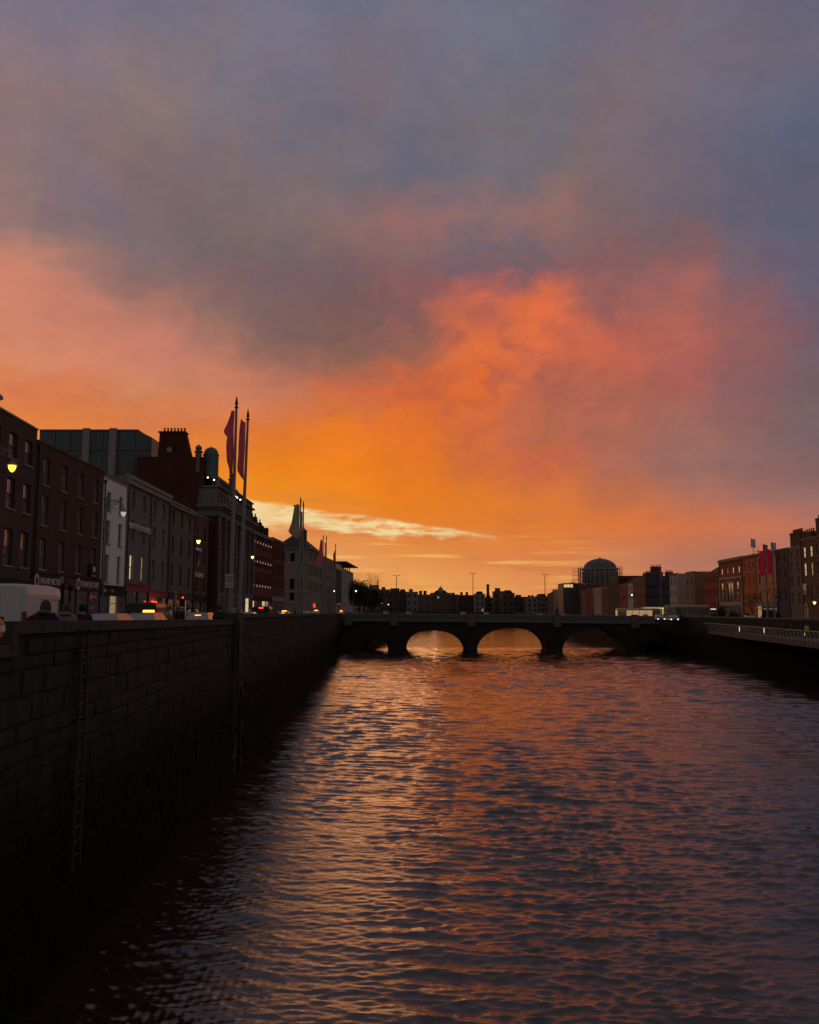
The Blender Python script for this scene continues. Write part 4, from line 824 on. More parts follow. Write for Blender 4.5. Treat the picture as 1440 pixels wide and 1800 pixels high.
def zin(s_):
    for a, b, cr_ in arches:
        if a < s_ < b: q = (s_ - (a + b) / 2) / ((b - a) / 2); return -.3 + (cr_ + .3) * max(0.0, 1 - abs(q) ** 2.3) ** (1 / 2.1)
    return -2.0
ss = sorted({0.0, WB, *[a + (b - a) * .5 * (1 - math.cos(math.pi * k_ / 28)) for a, b, _ in arches for k_ in range(29)]})
sw = MB()
for s0, s1 in zip(ss, ss[1:]):
    mid = (s0 + s1) / 2; ina = any(a < mid < b for a, b, _ in arches)
    z0a, z1a = (zin(s0 + 1e-6) if ina else -2, zin(s1 - 1e-6) if ina else -2)
    if ina and z0a == -2: z0a = -.3
    if ina and z1a == -2: z1a = -.3
    sw.quad((s0, 0, z0a), (s1, 0, z1a), (s1, 0, zdk(s1)), (s0, 0, zdk(s0))); sw.quad((s1, BT, z1a), (s0, BT, z0a), (s0, BT, zdk(s0)), (s1, BT, zdk(s1)))
    if ina: sw.quad((s0, 0, z0a), (s0, BT, z0a), (s1, BT, z1a), (s1, 0, z1a))
for a, b, _ in arches:
    for s_ in (a, b): sw.quad((s_, 0, -2), (s_, BT, -2), (s_, BT, -.29), (s_, 0, -.29))
sw.obj('spandrel_wall', BS, br)
m_ = MB()
for k_ in range(20): a, b = WB * k_ / 20, WB * (k_ + 1) / 20; m_.quad((a, 0, zdk(a)), (b, 0, zdk(b)), (b, BT, zdk(b)), (a, BT, zdk(a)))
m_.obj('deck', ASP, br)
for a, b, cr_ in arches:              # arch rings of cut voussoirs
    rg = MB(); K = 26
    for k_ in range(K):
        q0, q1 = a + (b - a) * .5 * (1 - math.cos(math.pi * (k_ + .06) / K)), a + (b - a) * .5 * (1 - math.cos(math.pi * (k_ + .94) / K))
        za, zb_ = zin(q0), zin(q1); c0 = (a + b) / 2
        def outp(q_, z_): v_ = Vector((q_ - c0, 0, (z_ + .3) * 1.6)).normalized(); return (q_ + v_.x * .55, z_ + v_.z * .55)
        o0, o1 = outp(q0, za), outp(q1, zb_)
        rg.quad((q0, -.07, za), (q1, -.07, zb_), (o1[0], -.07, min(o1[1], 5.5)), (o0[0], -.07, min(o0[1], 5.5))); rg.quad((q0, -.07, za), (q0, .01, za), (q1, .01, zb_), (q1, -.07, zb_))
    rg.obj('arch_ring', BSL if False else BS, br)
piers = [(arches[i][1], arches[i + 1][0]) for i in range(4)]
for a, b in piers:
    c_ = (a + b) / 2; hw = (b - a) / 2 + .1
    pm_ = MB(); n_ = 8; i0 = 0
    pts = [(c_ - hw, 0.1)] + [(c_ - hw * math.cos(math.pi * k_ / n_), -1.5 * math.sin(math.pi * k_ / n_)) for k_ in range(n_ + 1)] + [(c_ + hw, .1)]
    for z0_, z1_, s_ in ((-2, 1.9, 1.0), (1.9, 2.2, 1.06)):
        for (x0, y0), (x1, y1) in zip(pts, pts[1:]):
            f_ = lambda x_, y_: (c_ + (x_ - c_) * s_, y_ * s_)
            pm_.quad((*f_(x0, y0), z0_), (*f_(x1, y1), z0_), (*f_(x1, y1), z1_), (*f_(x0, y0), z1_))
        pm_.quad(*[(c_ + (x - c_) * s_, y * s_, z1_) for x, y in pts])
    pm_.obj('cutwater', BS, br)
cor = MB()
for k_ in range(30): a, b = WB * k_ / 30, WB * (k_ + 1) / 30; z_ = zdk((a + b) / 2); cor.box(a, b, -.35, -.002, z_ - .12, z_ + .12)
cor.obj('cornice', BSL, br)
peds = [sx_(p) for p in (612, 693, 829, 980, 1117, 1166)]
for s_ in peds:
    z_ = zpar(s_); MB().box(s_ - .7, s_ + .7, -.55, .35, z_ - 2.3, z_ - 1.45, taper=-.05).box(s_ - .6, s_ + .6, -.45, .3, z_ - 1.449, z_ + .1).box(s_ - .7, s_ + .7, -.52, .38, z_ + .102, z_ + .22).obj('pedestal', BSL, br)
IRG = mat('parapet_iron', (.24, .23, .22), .6)
pn = MB(); 
LWp = 1.3
pn.box(0, LWp, -.03, .03, 0, .14).box(0, LWp, -.05, .05, 1.12, 1.22).box(0, .06, -.04, .04, .14, 1.12)
for x_ in (.1, .5, .9):
    for sg in (0, 1):
        a_, b_ = (x_, .16), (x_ + .4, .62); 
        for z_ in (.16, .62):
            p0, p1 = ((x_, z_), (x_ + .38, z_ + .44)) if sg else ((x_ + .38, z_), (x_, z_ + .44)); pn.tube([(p0[0], 0, p0[1]), (p1[0], 0, p1[1])], .035, 4, False)
pnm = pn.mesh('lattice_panel', IRG); npan = 0
for a, b in zip(peds, peds[1:]):
    n_ = max(1, int(round((b - a - 1.2) / LWp)))
    for k_ in range(n_): s_ = a + .6 + k_ * (b - a - 1.2) / n_; q = mk('lattice_panel', pnm, br, (s_, -.15, zpar(s_) - 1.24)); q.scale = ((b - a - 1.2) / n_ / LWp, 1, 1)
m_ = MB()
for k_ in range(30): a, b = WB * k_ / 30, WB * (k_ + 1) / 30; z_ = zpar(b); m_.box(a, b, BT - .3, BT, zdk(b), z_)
m_.obj('far_parapet', IRG, br)
m_ = MB()       # the plate behind the lattice that stops the light
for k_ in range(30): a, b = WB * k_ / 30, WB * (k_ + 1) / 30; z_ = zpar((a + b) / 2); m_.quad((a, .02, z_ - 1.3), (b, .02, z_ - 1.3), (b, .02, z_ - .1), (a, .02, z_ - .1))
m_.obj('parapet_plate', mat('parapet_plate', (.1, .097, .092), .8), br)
def onbridge(s_, y_): return Vector((BA.x, BA.y, 0)) + ub * s_ + Vector((-ub.y, ub.x, 0)) * y_
WP = mat('pale_panel', (.5, .47, .45), .4)
for i, px in enumerate((677, 718, 814, 855, 950, 991, 1137)):
    s_ = sx_(px, 1076); p_ = onbridge(s_, 1.2); w_ = 1.05
    o = thing('glass_backed_bench', ('pale backed bench showing over the bridge parapet, ' + ('first from the left', 'second from the left', 'left of the middle lamp', 'right of the middle lamp', 'left of the ornate lamp', 'right of the ornate lamp', 'near the right end of the bridge')[i]), 'bench', (p_.x, p_.y, zdk(s_)), math.atan2(ub.y, ub.x), 'benches along the bridge')
    MB().box(-w_ / 2, w_ / 2, 0, .08, .1, 1.85 if i < 4 else 1.72).obj('backrest', WP, o); MB().box(-w_ / 2, w_ / 2, .085, .6, .38, .46).obj('seat', mat('bench_timber', (.15, .09, .05), .7), o)
    for x_ in (-w_ / 2 + .02, w_ / 2 - .1): MB().box(x_, x_ + .08, .1, .5, 0, .378).obj('leg', IRON, o)
# ------------------------------------------------------------------ lamps
def tall_lamp(px, ytop, s_off, label):
    s_ = sx_(px, 1076); p_ = onbridge(s_, s_off); zb_ = zdk(s_); u = ray(px, 1076); x_ = u.x / u.y * p_.y
    h_ = zat(ytop, p_.y, px) - zb_
    o = thing('street_lamp', label, 'street lamp', (x_, p_.y, zb_), 0, 'tall twin headed lamps on the bridge')
    MB().tube([(0, 0, 0), (0, 0, 1.2), (0, 0, h_)], [.13, .09, .06], 8).obj('post', IRON, o)
    for sg in (-1, 1): MB().box(-.1 + sg * .55, .1 + sg * .55, -.22, .22, h_ - .02, h_ + .12).box(min(0, sg * .46), max(0, sg * .46), -.04, .04, h_ + .0, h_ + .06).obj('lamp_head', IRON, o)
for i, (px, yt) in enumerate(((697, 1012), (832, 1008), (959, 1010))): tall_lamp(px, yt, 10, 'tall thin twin headed lamp on the bridge, ' + ('left of the three', 'middle of the three', 'right of the three near the dome')[i])
def lamp_proto(hL, label, loc, lit, arm=1.25, rz=0):
    o = thing('ornate_street_lamp', label, 'street lamp', loc, rz, 'ornate scroll arm lamps on the left quay')
    MB().lathe([(.2, 0), (.2, .5), (.12, .7), (.1, 1.6), (.07, 1.7), (.055, hL + .9), (.08, hL + .95), (.03, hL + 1.3), (.01, hL + 1.75)], n=10).obj('post', mat('lamp_post_grey', (.16, .16, .165), .5), o, smooth=False)
    PM = mat('lamp_post_grey', (.16, .16, .165)); r_ = arm / 2 + .05
    MB().tube([(arm - 2 * r_ + r_ - r_ * math.cos(a), 0, hL + .35 + r_ * .85 * math.sin(a)) for a in [math.pi * k_ / 14 for k_ in range(15)]], .035, 6).tube([(0, 0, hL + .25), (arm * .55, 0, hL + .3)], .022, 6).obj('arm', PM, o)
    sc_ = MB()
    for cx, cz, rr in ((arm * .3, hL + .62, .26), (arm * .62, hL + .68, .17)): sc_.tube([(cx + rr * (1 - t2 * .045) * math.cos(t2), 0, cz + rr * (1 - t2 * .045) * math.sin(t2)) for t2 in [k_ * .55 for k_ in range(24)]], .018, 5)
    sc_.obj('scrollwork', PM, o)
    MB().lathe([(.02, .42), (.05, .35), (.05, .22), (.13, .16), (.27, .06), (.29, .0), (.2, .0)][::-1], c=(arm + .05, 0, hL), n=14).obj('lamp_hood', PM, o)
    MB().lathe([(.02, -.36), (.1, -.3), (.18, -.16), (.2, -.002)], c=(arm + .05, 0, hL), n=14).obj('globe', lit, o)
    return o
GY = mat('sodium_globe', (1.0, .6, .06), emit=2.2); GG = mat('yellow_globe', (1.0, .86, .25), emit=3.0); GW = mat('pale_globe', (.9, .84, .66), emit=.45); GP = mat('white_globe', (1.0, .9, .6), emit=3)
for px, py, Yl, gl_, lb, ar in ((21.5, 818, 44.5, GY, 'ornate lamp with amber globe at the far left by the tall brick house', 1.25), (217, 900, 65.7, GW, 'ornate scroll arm lamp before the white house, globe barely lit', 1.25),
        (349, 950, 90, GG, 'ornate lamp with bright yellow globe before the small rose brick house', 1.2), (444, 978, 125, GG, 'ornate lamp with yellow globe just right of the tall flagpoles', 1.1), (588, 1038, 215, GP, 'small far ornate lamp by the glass office block', 1.0), (626, 1038, 225, GP, 'far lamp with round white globe beside the dark trees', .6), (671, 1060, 330, GG, 'distant pair of yellow lamps, left one', .8), (683, 1062, 335, GG, 'distant pair of yellow lamps, right one', .8)):
    p_ = P(px, py, Yl); lamp_proto(p_.z - GL, lb, (p_.x - ar - .05, p_.y, GL), gl_, ar)
for px, py, Yl, lb in ((1111, 1045, 235, 'lit lamp before the white house across the bridge'), (1432, 1058, 128, 'lit lamp arm at the right edge')):
    p_ = P(px, py, Yl); lamp_proto(p_.z - GR, lb, (p_.x + .85, p_.y, GR), GG, .8, math.pi)
p_ = P(1, 699, 19); lo = lamp_proto(p_.z - GL, 'unlit lamp whose hood just enters the left edge above the roofs', (p_.x - 1.55, p_.y, GL), GW, 1.25)
s_ = sx_(979, 1076); p_ = onbridge(s_, -.1); z_ = zpar(s_) + .2        # ornate pedestal lamp
o = thing('pedestal_lamp', 'ornate iron lamp with figures on the bridge pedestal', 'street lamp', (p_.x, p_.y, z_))
MB().lathe([(.32, 0), (.3, .2), (.16, .35), (.2, .9), (.1, 1.1), (.06, 1.5), (.1, 1.6), (.05, 1.7)], n=10).obj('post', IRON, o)
MB().tube([(-.1, 0, .1), (-.42, 0, .5), (-.3, 0, .95), (-.48, 0, 1.15)], [.12, .1, .08, .04], 6).tube([(.1, 0, .1), (.42, 0, .5), (.3, 0, .95), (.48, 0, 1.15)], [.12, .1, .08, .04], 6).obj('seahorse', IRON, o)
MB().lathe([(.08, 1.7), (.2, 1.95), (.16, 2.15), (.02, 2.3)], n=8).obj('lantern', mat('unlit_lantern', (.2, .2, .19), .2), o)
# ------------------------------------------------------------------ flagpoles
POL = mat('flagpole_grey', (.2, .21, .23), .45, metal=.3)
def flag_mat(n_, c_):
    m_ = mat(n_, c_, .8, bump=.1, var=.15); nn = m_.node_tree.nodes; ll = m_.node_tree.links; b_ = nn['Principled BSDF']; tr = nn.new('ShaderNodeBsdfTranslucent'); tr.inputs[0].default_value = tuple(min(1, x * 1.6) for x in c_) + (1,)
    mx = nn.new('ShaderNodeMixShader'); mx.inputs[0].default_value = .5; ll.new(b_.outputs[0], mx.inputs[1]); ll.new(tr.outputs[0], mx.inputs[2]); ll.new(mx.outputs[0], nn['Material Output'].inputs[0]); return m_
PK = flag_mat('magenta_flag', (.52, .14, .21)); CRF = flag_mat('cream_green_flag', (.3, .3, .19)); RDF = flag_mat('red_flag', (.62, .04, .11)); DRF = flag_mat('dark_red_flag', (.25, .04, .04))
def flagpole(px, ytop, Yp, label, g_, fm, outline, lean=0, rb=.14, side=-1, group='flagpoles along the quays', seed=0, zlow=None):
    """outline: list of (fraction of the height down from the top, width in metres) for the cloth"""
    pb = P(px, 1075, Yp); h_ = zat(ytop, Yp, px) - g_; o = thing('flagpole', label, 'flagpole', (pb.x, Yp, g_), 0, group)
    dxl = lean; R_ = random.Random(seed)
    MB().tube([(0, 0, 0), (0, 0, 1.0), (dxl * .5, 0, h_ * .5), (dxl, 0, h_ - .5)], [rb, rb, rb * .8, rb * .5], 10).lathe([(rb * 1.6, 0), (rb * 1.6, .25), (rb * 1.1, .4)], n=10).obj('pole', POL, o)
    MB().lathe([(.05, 0), (.13, .08), (.05, .2), (.1, .3), (.02, .75)], c=(dxl, 0, h_ - .5), n=8).obj('finial', IRON, o)
    if fm:
        t0, t1_ = outline[0][0], outline[-1][0]; ny_, nx_ = 44, 14; mb = MB()
        for j in range(ny_ + 1):
            f_ = t0 + (t1_ - t0) * j / ny_
            for (fa, wa), (fb, wb_) in zip(outline, outline[1:]):
                if fa <= f_ <= fb: wv = wa + (wb_ - wa) * (f_ - fa) / (fb - fa); break
            z_ = h_ * (1 - f_) - .6
            xp = dxl * (z_ / h_)
            for i in range(nx_ + 1):
                q = i / nx_; mb.v.append((xp + side * (rb * .7 + wv * q), -.02 + .26 * q * math.sin(7 * q + j * .13 + seed) + .07 * math.sin(q * 17 + j * .22 + seed * 2), z_ - .25 * q * q * math.sin(j * .11 + seed)))
        for j in range(ny_):
            for i in range(nx_): a = j * (nx_ + 1) + i; mb.f.append((a, a + 1, a + nx_ + 2, a + nx_ + 1)); mb.m.append(0)
        fo = mb.obj('flag', fm, o, smooth=True)
    return o
flagpole(404.5, 704, 50.5, 'nearest and tallest flagpole carrying a ragged magenta banner', GL, PK, [(0.0, .26), (.024, .42), (.068, .62), (.088, .56), (.112, .34), (.176, .37), (.235, .36), (.26, .22), (.305, .14)], lean=.1, seed=1)
flagpole(420, 726, 53.5, 'second tall flagpole with a furled magenta banner', GL, PK, [(0.0, .3), (.04, .4), (.095, .46), (.175, .44), (.22, .34), (.262, .08)], lean=.3, seed=5)
flagpole(526, 877, 95, 'flagpole with a wind twisted cream banner', GL, CRF, [(.0, .85), (.02, .55), (.08, .65), (.16, .9), (.21, 1.25), (.235, .9), (.265, .15)], seed=9)
flagpole(531, 884, 99, 'bare looking flagpole close right of the cream banner', GL, CRF, [(.03, .28), (.2, .22), (.27, .1)], seed=3)
flagpole(567, 942, 143, 'distant flagpole with a spread magenta banner', GL, PK, [(.01, .3), (.1, .5), (.2, .75), (.27, 1.1), (.3, .3)], seed=4, side=-1)
flagpole(572.5, 943, 147, 'distant flagpole just right of the spread magenta banner', GL, PK, [(.03, .2), (.25, .15)], seed=6)
flagpole(589, 957, 165, 'slim far flagpole with a narrow dark red pennant', GL, DRF, [(.03, .15), (.1, .35), (.2, .3), (.27, .05)], seed=8)
flagpole(661, 1012, 300, 'tiny flagpole far beyond the bridge, left of its pair', GL, None, None, seed=8); flagpole(664.5, 1014, 306, 'tiny flagpole far beyond the bridge, right of its pair', GL, DRF, [(.03, .2), (.3, .2)], seed=9)
for px, yt, Yp, lb, sd in ((1347, 958, 124, 'right bank flagpole with red banner, left of its pair', 3), (1360, 955, 121, 'right bank flagpole with red banner, right of its pair', 7)):
    flagpole(px + 2, yt, Yp, lb, GR, RDF, [(.02, .85), (.12, .62), (.2, .85), (.26, .7), (.33, .55)], lean=0, seed=sd, rb=.12)
flagpole(1163, 993, 168, 'flagpole with a small furled grey flag at the right end of the bridge', GR, flag_mat('grey_flag', (.16, .16, .15)), [(.03, .1), (.08, .5), (.2, .35), (.25, .2)], side=1, seed=2, rb=.09)
# ------------------------------------------------------------------ signs on the left quay
sg = thing('no_stopping_sign', 'pale parking sign with red ringed cross on the nearest flagpole', 'traffic sign'); p_ = P(403, 1033, 50.1); sg.location = (p_.x, p_.y, p_.z)
MB().box(-.24, .24, -.02, .02, 0, .78).obj('plate', mat('sign_white', (.42, .38, .37), .5, bump=0, var=.05), sg)
RR = mat('sign_red', (.3, .02, .02), .5, bump=0, var=.05)
m_ = MB(); cz = .5
for k_ in range(24): a, b = k_ * math.pi / 12, (k_ + 1) * math.pi / 12; m_.quad(*[(r * math.cos(t2), -.024, cz + r * math.sin(t2)) for r, t2 in ((.15, a), (.2, a), (.2, b), (.15, b))])
m_.box(-.15, .15, -.026, -.021, -.02, .02, Matrix.Translation((0, 0, cz)) @ Matrix.Rotation(math.pi / 4, 4, 'Y')).box(-.15, .15, -.031, -.0262, -.02, .02, Matrix.Translation((0, 0, cz)) @ Matrix.Rotation(-math.pi / 4, 4, 'Y')).obj('symbol', RR, sg)
MB().box(-.18, .18, -.024, -.021, .1, .2).obj('time_plate', mat('sign_grey', (.25, .24, .24), .5), sg)
m_ = thing('ticket_machine', 'yellow ticket cabinet on the quay beside the first flagpole', 'ticket machine'); p_ = P(408, 1075, 53); m_.location = (p_.x, p_.y, GL + .12)
MB().box(-.22, .22, -.16, .16, 0, 1.45, taper=.01).box(-.26, .26, -.2, .2, 1.452, 1.6).obj('cabinet', mat('yellow_paint', (.5, .32, .03), .5), m_); MB().box(-.13, .13, -.18, -.165, .95, 1.25).obj('screen', BLK, m_)
o = thing('finger_sign', 'slim post with two finger boards beside the ink shop', 'sign'); p_ = P(108, 1080, 24.2); o.location = (p_.x, p_.y, GL + .12); hs = zat(1013, 24.2, 108) - GL - .12
MB().tube([(0, 0, 0), (0, 0, hs)], .05, 8).obj('post', BLK, o); MB().box(-.05, .055, -.08, -.055, hs - .2, hs).obj('top_plate', mat('dull_panel', (.2, .19, .185)), o)
for k_ in range(2): MB().box(.06, .34, -.02, .02, hs - .17 - k_ * .13, hs - .08 - k_ * .13).obj('finger_board', mat('brown_board', (.1, .05, .05), .5), o)
o = thing('bollard_post', 'thin dark pole standing behind the pink coated walker', 'post'); p_ = P(121, 1080, 22.6); o.location = (p_.x, p_.y, GL + .12); MB().tube([(0, 0, 0), (0, 0, 1.95)], .035, 8).lathe([(.06, 1.95), (.08, 2.02), (.03, 2.1)], n=8).obj('pole', BLK, o)
# ------------------------------------------------------------------ people
def skin(verts, edges, radii, name, m, lv=1):
    me = bpy.data.meshes.new(name); me.from_pydata(verts, edges, []); o = bpy.data.objects.new(name, me); COL.objects.link(o)
    md = o.modifiers.new('s', 'SKIN'); o.modifiers.new('d', 'SUBSURF').levels = lv
    for v, r in zip(me.skin_vertices[0].data, radii): v.radius = r if isinstance(r, tuple) else (r, r)
    me.skin_vertices[0].data[0].use_root = True
    dg = bpy.context.evaluated_depsgraph_get(); out = bpy.data.meshes.new_from_object(o.evaluated_get(dg)); bpy.data.objects.remove(o)
    out.materials.clear(); out.materials.append(m); out.polygons.foreach_set('use_smooth', [True] * len(out.polygons)); return out
SKIN_ = mat('skin', (.32, .2, .15), .6); HAIR = mat('brown_hair', (.05, .025, .015), .7); TRO = mat('dark_trousers', (.03, .03, .04), .8)
def body(pose):
    V = [(0, 0, .95), (0, 0, 1.12), (0, .01, 1.32), (0, .0, 1.46), (0, .02, 1.53), (0, .03, 1.6), (0, .02, 1.7)]; E = [(0, 1), (1, 2), (2, 3), (3, 4), (4, 5), (5, 6)]; R = [(.15, .11), (.14, .1), (.17, .11), .055, .06, (.085, .1), (.06, .07)]
    def add(ps, rs, root):
        k_ = root
        for p, r in zip(ps, rs): V.append(p); R.append(r); E.append((k_, len(V) - 1)); k_ = len(V) - 1
        return k_
    add([(0, .125, 1.59)], [.012], 5)
    for s_ in (-1, 1):
        st_ = .12 * s_ * pose.get('stride', 0)
        add([(.09 * s_, 0, .88), (.1 * s_, st_, .5), (.1 * s_, st_ * 1.6, .1), (.1 * s_, st_ * 1.6 + .13, .04)], [(.09, .09), .055, .04, .035], 0)
        el_ = pose.get('elbow', (.26, -.03, 1.13)); wr = pose.get('wrist', (.26, .1, .9)) if s_ == 1 or 'wristl' not in pose else pose['wristl']; el2 = pose.get('elbowl', el_) if s_ == -1 else el_
        k_ = add([(.17 * s_, 0, 1.4), (el2[0] * s_, el2[1], el2[2]), (wr[0] * s_, wr[1], wr[2])], [.055, .042, .03], 2)
        h_ = add([(wr[0] * s_, wr[1] + .03, wr[2] - .06)], [(.035, .02)], k_)
        for q in range(4): add([(wr[0] * s_ + (q - 1.5) * .018, wr[1] + .04, wr[2] - .11), (wr[0] * s_ + (q - 1.5) * .018, wr[1] + .055, wr[2] - .14 - .01 * (q in (1, 2)))], [.009, .008], h_)
        add([(wr[0] * s_ - .035 * s_, wr[1] + .06, wr[2] - .07)], [.009], h_)
    return skin(V, E, R, 'body', SKIN_)
def coat(pose, long=False):
    el_ = pose.get('elbow', (.26, -.03, 1.13)); wr = pose.get('wrist', (.26, .1, .9)); el2 = pose.get('elbowl', el_); wl = pose.get('wristl', wr)
    V = [(0, 0, .98), (0, 0, .72 if long else .86), (0, 0, 1.15), (0, .0, 1.34), (0, -.01, 1.455), (.2, 0, 1.39), (el_[0] + .02, el_[1], el_[2]), (wr[0], wr[1], wr[2] + .02), (-.2, 0, 1.39), (-el2[0] - .02, el2[1], el2[2]), (-wl[0], wl[1], wl[2] + .02)]
    E = [(0, 1), (0, 2), (2, 3), (3, 4), (3, 5), (5, 6), (6, 7), (3, 8), (8, 9), (9, 10)]; R = [(.2, .16), (.22, .17), (.2, .15), (.21, .15), (.1, .1), .095, .078, .055, .095, .078, .055]
    return skin(V, E, R, 'coat', TRO)
def trousers(pose):
    V = [(0, 0, .92)]; E = []; R = [(.16, .13)]
    for s_ in (-1, 1):
        st_ = .12 * s_ * pose.get('stride', 0); k_ = 0
        for p, r in (((.09 * s_, 0, .84), .1), ((.1 * s_, st_, .5), .072), ((.1 * s_, st_ * 1.6, .1), .06)): V.append(p); R.append(r); E.append((k_, len(V) - 1)); k_ = len(V) - 1
    return skin(V, E, R, 'trousers', TRO)
POSES = {'stand': {}, 'walk': {'stride': 1}, 'lean': {'elbowl': (.42, .05, 1.28), 'wristl': (.6, .12, 1.2), 'elbow': (.3, .05, 1.15), 'wrist': (.26, .25, 1.12)}}
PM = {k_: (body(v), coat(v, k_ != 'walk'), trousers(v)) for k_, v in POSES.items()}
hairm = {'short': MB().lathe([(.03, -.02), (.098, .0), (.108, .06), (.1, .13), (.07, .18), (.02, .2)], n=12).mesh('hair', HAIR, True), 'long': MB().lathe([(.06, -.16), (.12, -.12), (.13, 0), (.125, .08), (.1, .16), (.06, .2), (.01, .21)], n=12).mesh('hair', HAIR, True)}
hood = MB().tube([(.13 * math.cos(a), -.03 - .08 * math.sin(a), .03 * math.sin(a)) for a in [-.4 + k_ * .33 for k_ in range(12)]], .045, 7).mesh('hood', TRO, True)
def setm(o, m_): o.material_slots[0].link = 'OBJECT'; o.material_slots[0].material = m_
def person(px, py, Yp, g_, label, pose, cm_, hair='short', hm=None, hd=None, scale=1.0, rz=0, tm=None, group=None):
    p_ = P(px, py, Yp); s_ = (p_.z - g_) / 1.76 if scale is None else scale
    o = thing('person', label, 'person', (p_.x, p_.y, g_), rz, group); o.scale = (s_, s_, s_); b_, c_, t_ = PM[pose]
    mk('body', b_, o); q = mk('coat', c_, o); setm(q, cm_); q = mk('trousers', t_, o); setm(q, tm or TRO)
    q = mk('hair', hairm[hair], o, (0, -.005, 1.56)); setm(q, hm or HAIR)
    if hd: q = mk('hood', hood, o, (0, -.06, 1.46)); setm(q, hd)
    return o
CBK = mat('black_coat', (.012, .012, .016), .8); CPK = mat('dusky_pink_coat', (.22, .145, .16), .8); CGR = mat('grey_fur', (.1, .085, .08), .9); COR = mat('orange_jacket', (.6, .12, .05), .5); CWH = mat('white_jacket', (.5, .5, .52), .6); CHV = mat('hi_vis', (.35, .6, .05), .6)
person(81, 1055.5, 19.9, GL + .12, 'person in a dark coat with pale hood leaning left before the white van', 'lean', CBK, 'long', hd=CGR, scale=None)
person(118, 1060.5, 21.6, GL + .12, 'person in a dusky pink hooded coat seen from behind', 'stand', CPK, 'long', hd=CPK, scale=None)
person(146, 1061, 22.8, GL + .12, 'person in a plain black coat right of the pink coat', 'stand', CBK, 'short', hm=BLK, scale=None)
person(386, 1064, 41, GL + .12, 'lone dark figure at the wall left of the flagpoles', 'stand', CBK, 'short', hm=BLK, scale=None)
p_ = P(-13, 1105, 15.9); o = thing('lifebuoy', 'orange and white ring buoy just entering the left edge at the wall end', 'lifebuoy', tuple(p_))
def arc(mb, a0, a1, R_=.185, r_=.045, n_=6): mb.tube([(R_ * math.cos(a0 + (a1 - a0) * k_ / n_), 0, R_ * math.sin(a0 + (a1 - a0) * k_ / n_)) for k_ in range(n_ + 1)], r_, 8)
ob = MB(); wb = MB()
for k_ in range(4): arc(ob, k_ * math.pi / 2 + .28, (k_ + 1) * math.pi / 2 - .281); arc(wb, k_ * math.pi / 2 - .28, k_ * math.pi / 2 + .28, r_=.047, n_=3)
ob.obj('ring', mat('buoy_orange', (.9, .22, .07), .45), o); wb.obj('white_band', mat('buoy_white', (.8, .76, .72), .45), o)
MB().box(-.03, .03, .06, .12, -.62, .1).obj('stand', IRON, o)
for i, (px, py, Yp, cm_, lb) in enumerate(((299, 1066, 62, CWH, 'walker in a white top among the far left cars'), (312, 1071, 70, CBK, 'dark walker by the street lamp post'), (331, 1071, 74, CWH, 'walker in a pale jacket left of the silver car'), (321, 1073, 72, CBK, 'dark walker between two others by the lamp'))): person(px, py, Yp, GL + .12, lb, 'walk', cm_, rz=1.5, scale=.97, group='walkers on the far left pavement')
for i, (px, py, Yp, cm_, lb) in enumerate(((1418, 1097, 93, CHV, 'person in a green hi vis vest on the boardwalk'), (1378, 1097, 101, CBK, 'dark figure on the boardwalk left of a pale sign'), (1392, 1098, 99, CBK, 'dark figure on the boardwalk right of a pale sign'))):
    person(px, py, Yp, H - 3.1, lb, 'walk', cm_, rz=1.6, scale=1.0)
for i, (px, Yp) in enumerate(((636, 178), (633, 179), (986, 172), (1041, 170), (1196, 150))): person(px, 1070, Yp, H - 2.0 if i < 4 else GR, 'small dark walker %s' % ('at the left end of the bridge, nearer the lamp', 'at the left end of the bridge, beside another', 'beside the ornate lamp on the bridge', 'on the bridge below the dome', 'before the green bus')[i], 'walk', CBK, scale=1.0, rz=1.5, group='walkers on the bridge')
for px, py, Yp, lb in ((322, 1052, 80, 'traffic light showing red before the taupe house'), (596, 1062, 200, 'small far traffic light near the bridge corner')):
    p_ = P(px, py, Yp); o = thing('traffic_light', lb, 'traffic light', (p_.x, p_.y, GL + .12)); hz = p_.z - GL - .12
    MB().tube([(0, 0, 0), (0, 0, hz - .4)], .06, 8).obj('pole', IRON, o); MB().box(-.16, .16, -.1, .1, hz - .75, hz + .25).obj('housing', BLK, o)
    for k_, m_ in enumerate((mat('signal_red', (1, .06, .04), emit=1.6), IRON, IRON)): MB().lathe([(.1, -.02), (.1, .02)], n=10).obj('signal_lamp', m_, o, loc=(0, -.12, hz + .08 - k_ * .28)).rotation_euler = (math.pi / 2, 0, 0)
for i, (px, Yp, cm_, lb) in enumerate(((230, 68, CBK, 'dark walker before the red fascia of the grey house'), (243, 70, CGR, 'walker in grey left of the black people carrier'), (286, 66, CBK, 'dark walker under the green hanging sign'), (342, 88, CGR, 'walker in grey before the small rose brick house'), (372, 92, CBK, 'dark walker at the foot of the grand hotel'), (470, 120, CBK, 'dark walker under the uplit arcade'), (519, 170, CBK, 'far dark walker below the cream banner'))):
    person(px, 1072, Yp, GL + .12, lb, 'walk', cm_, rz=1.5 + .4 * (i % 3), scale=1.0, group='walkers by the left shop fronts')
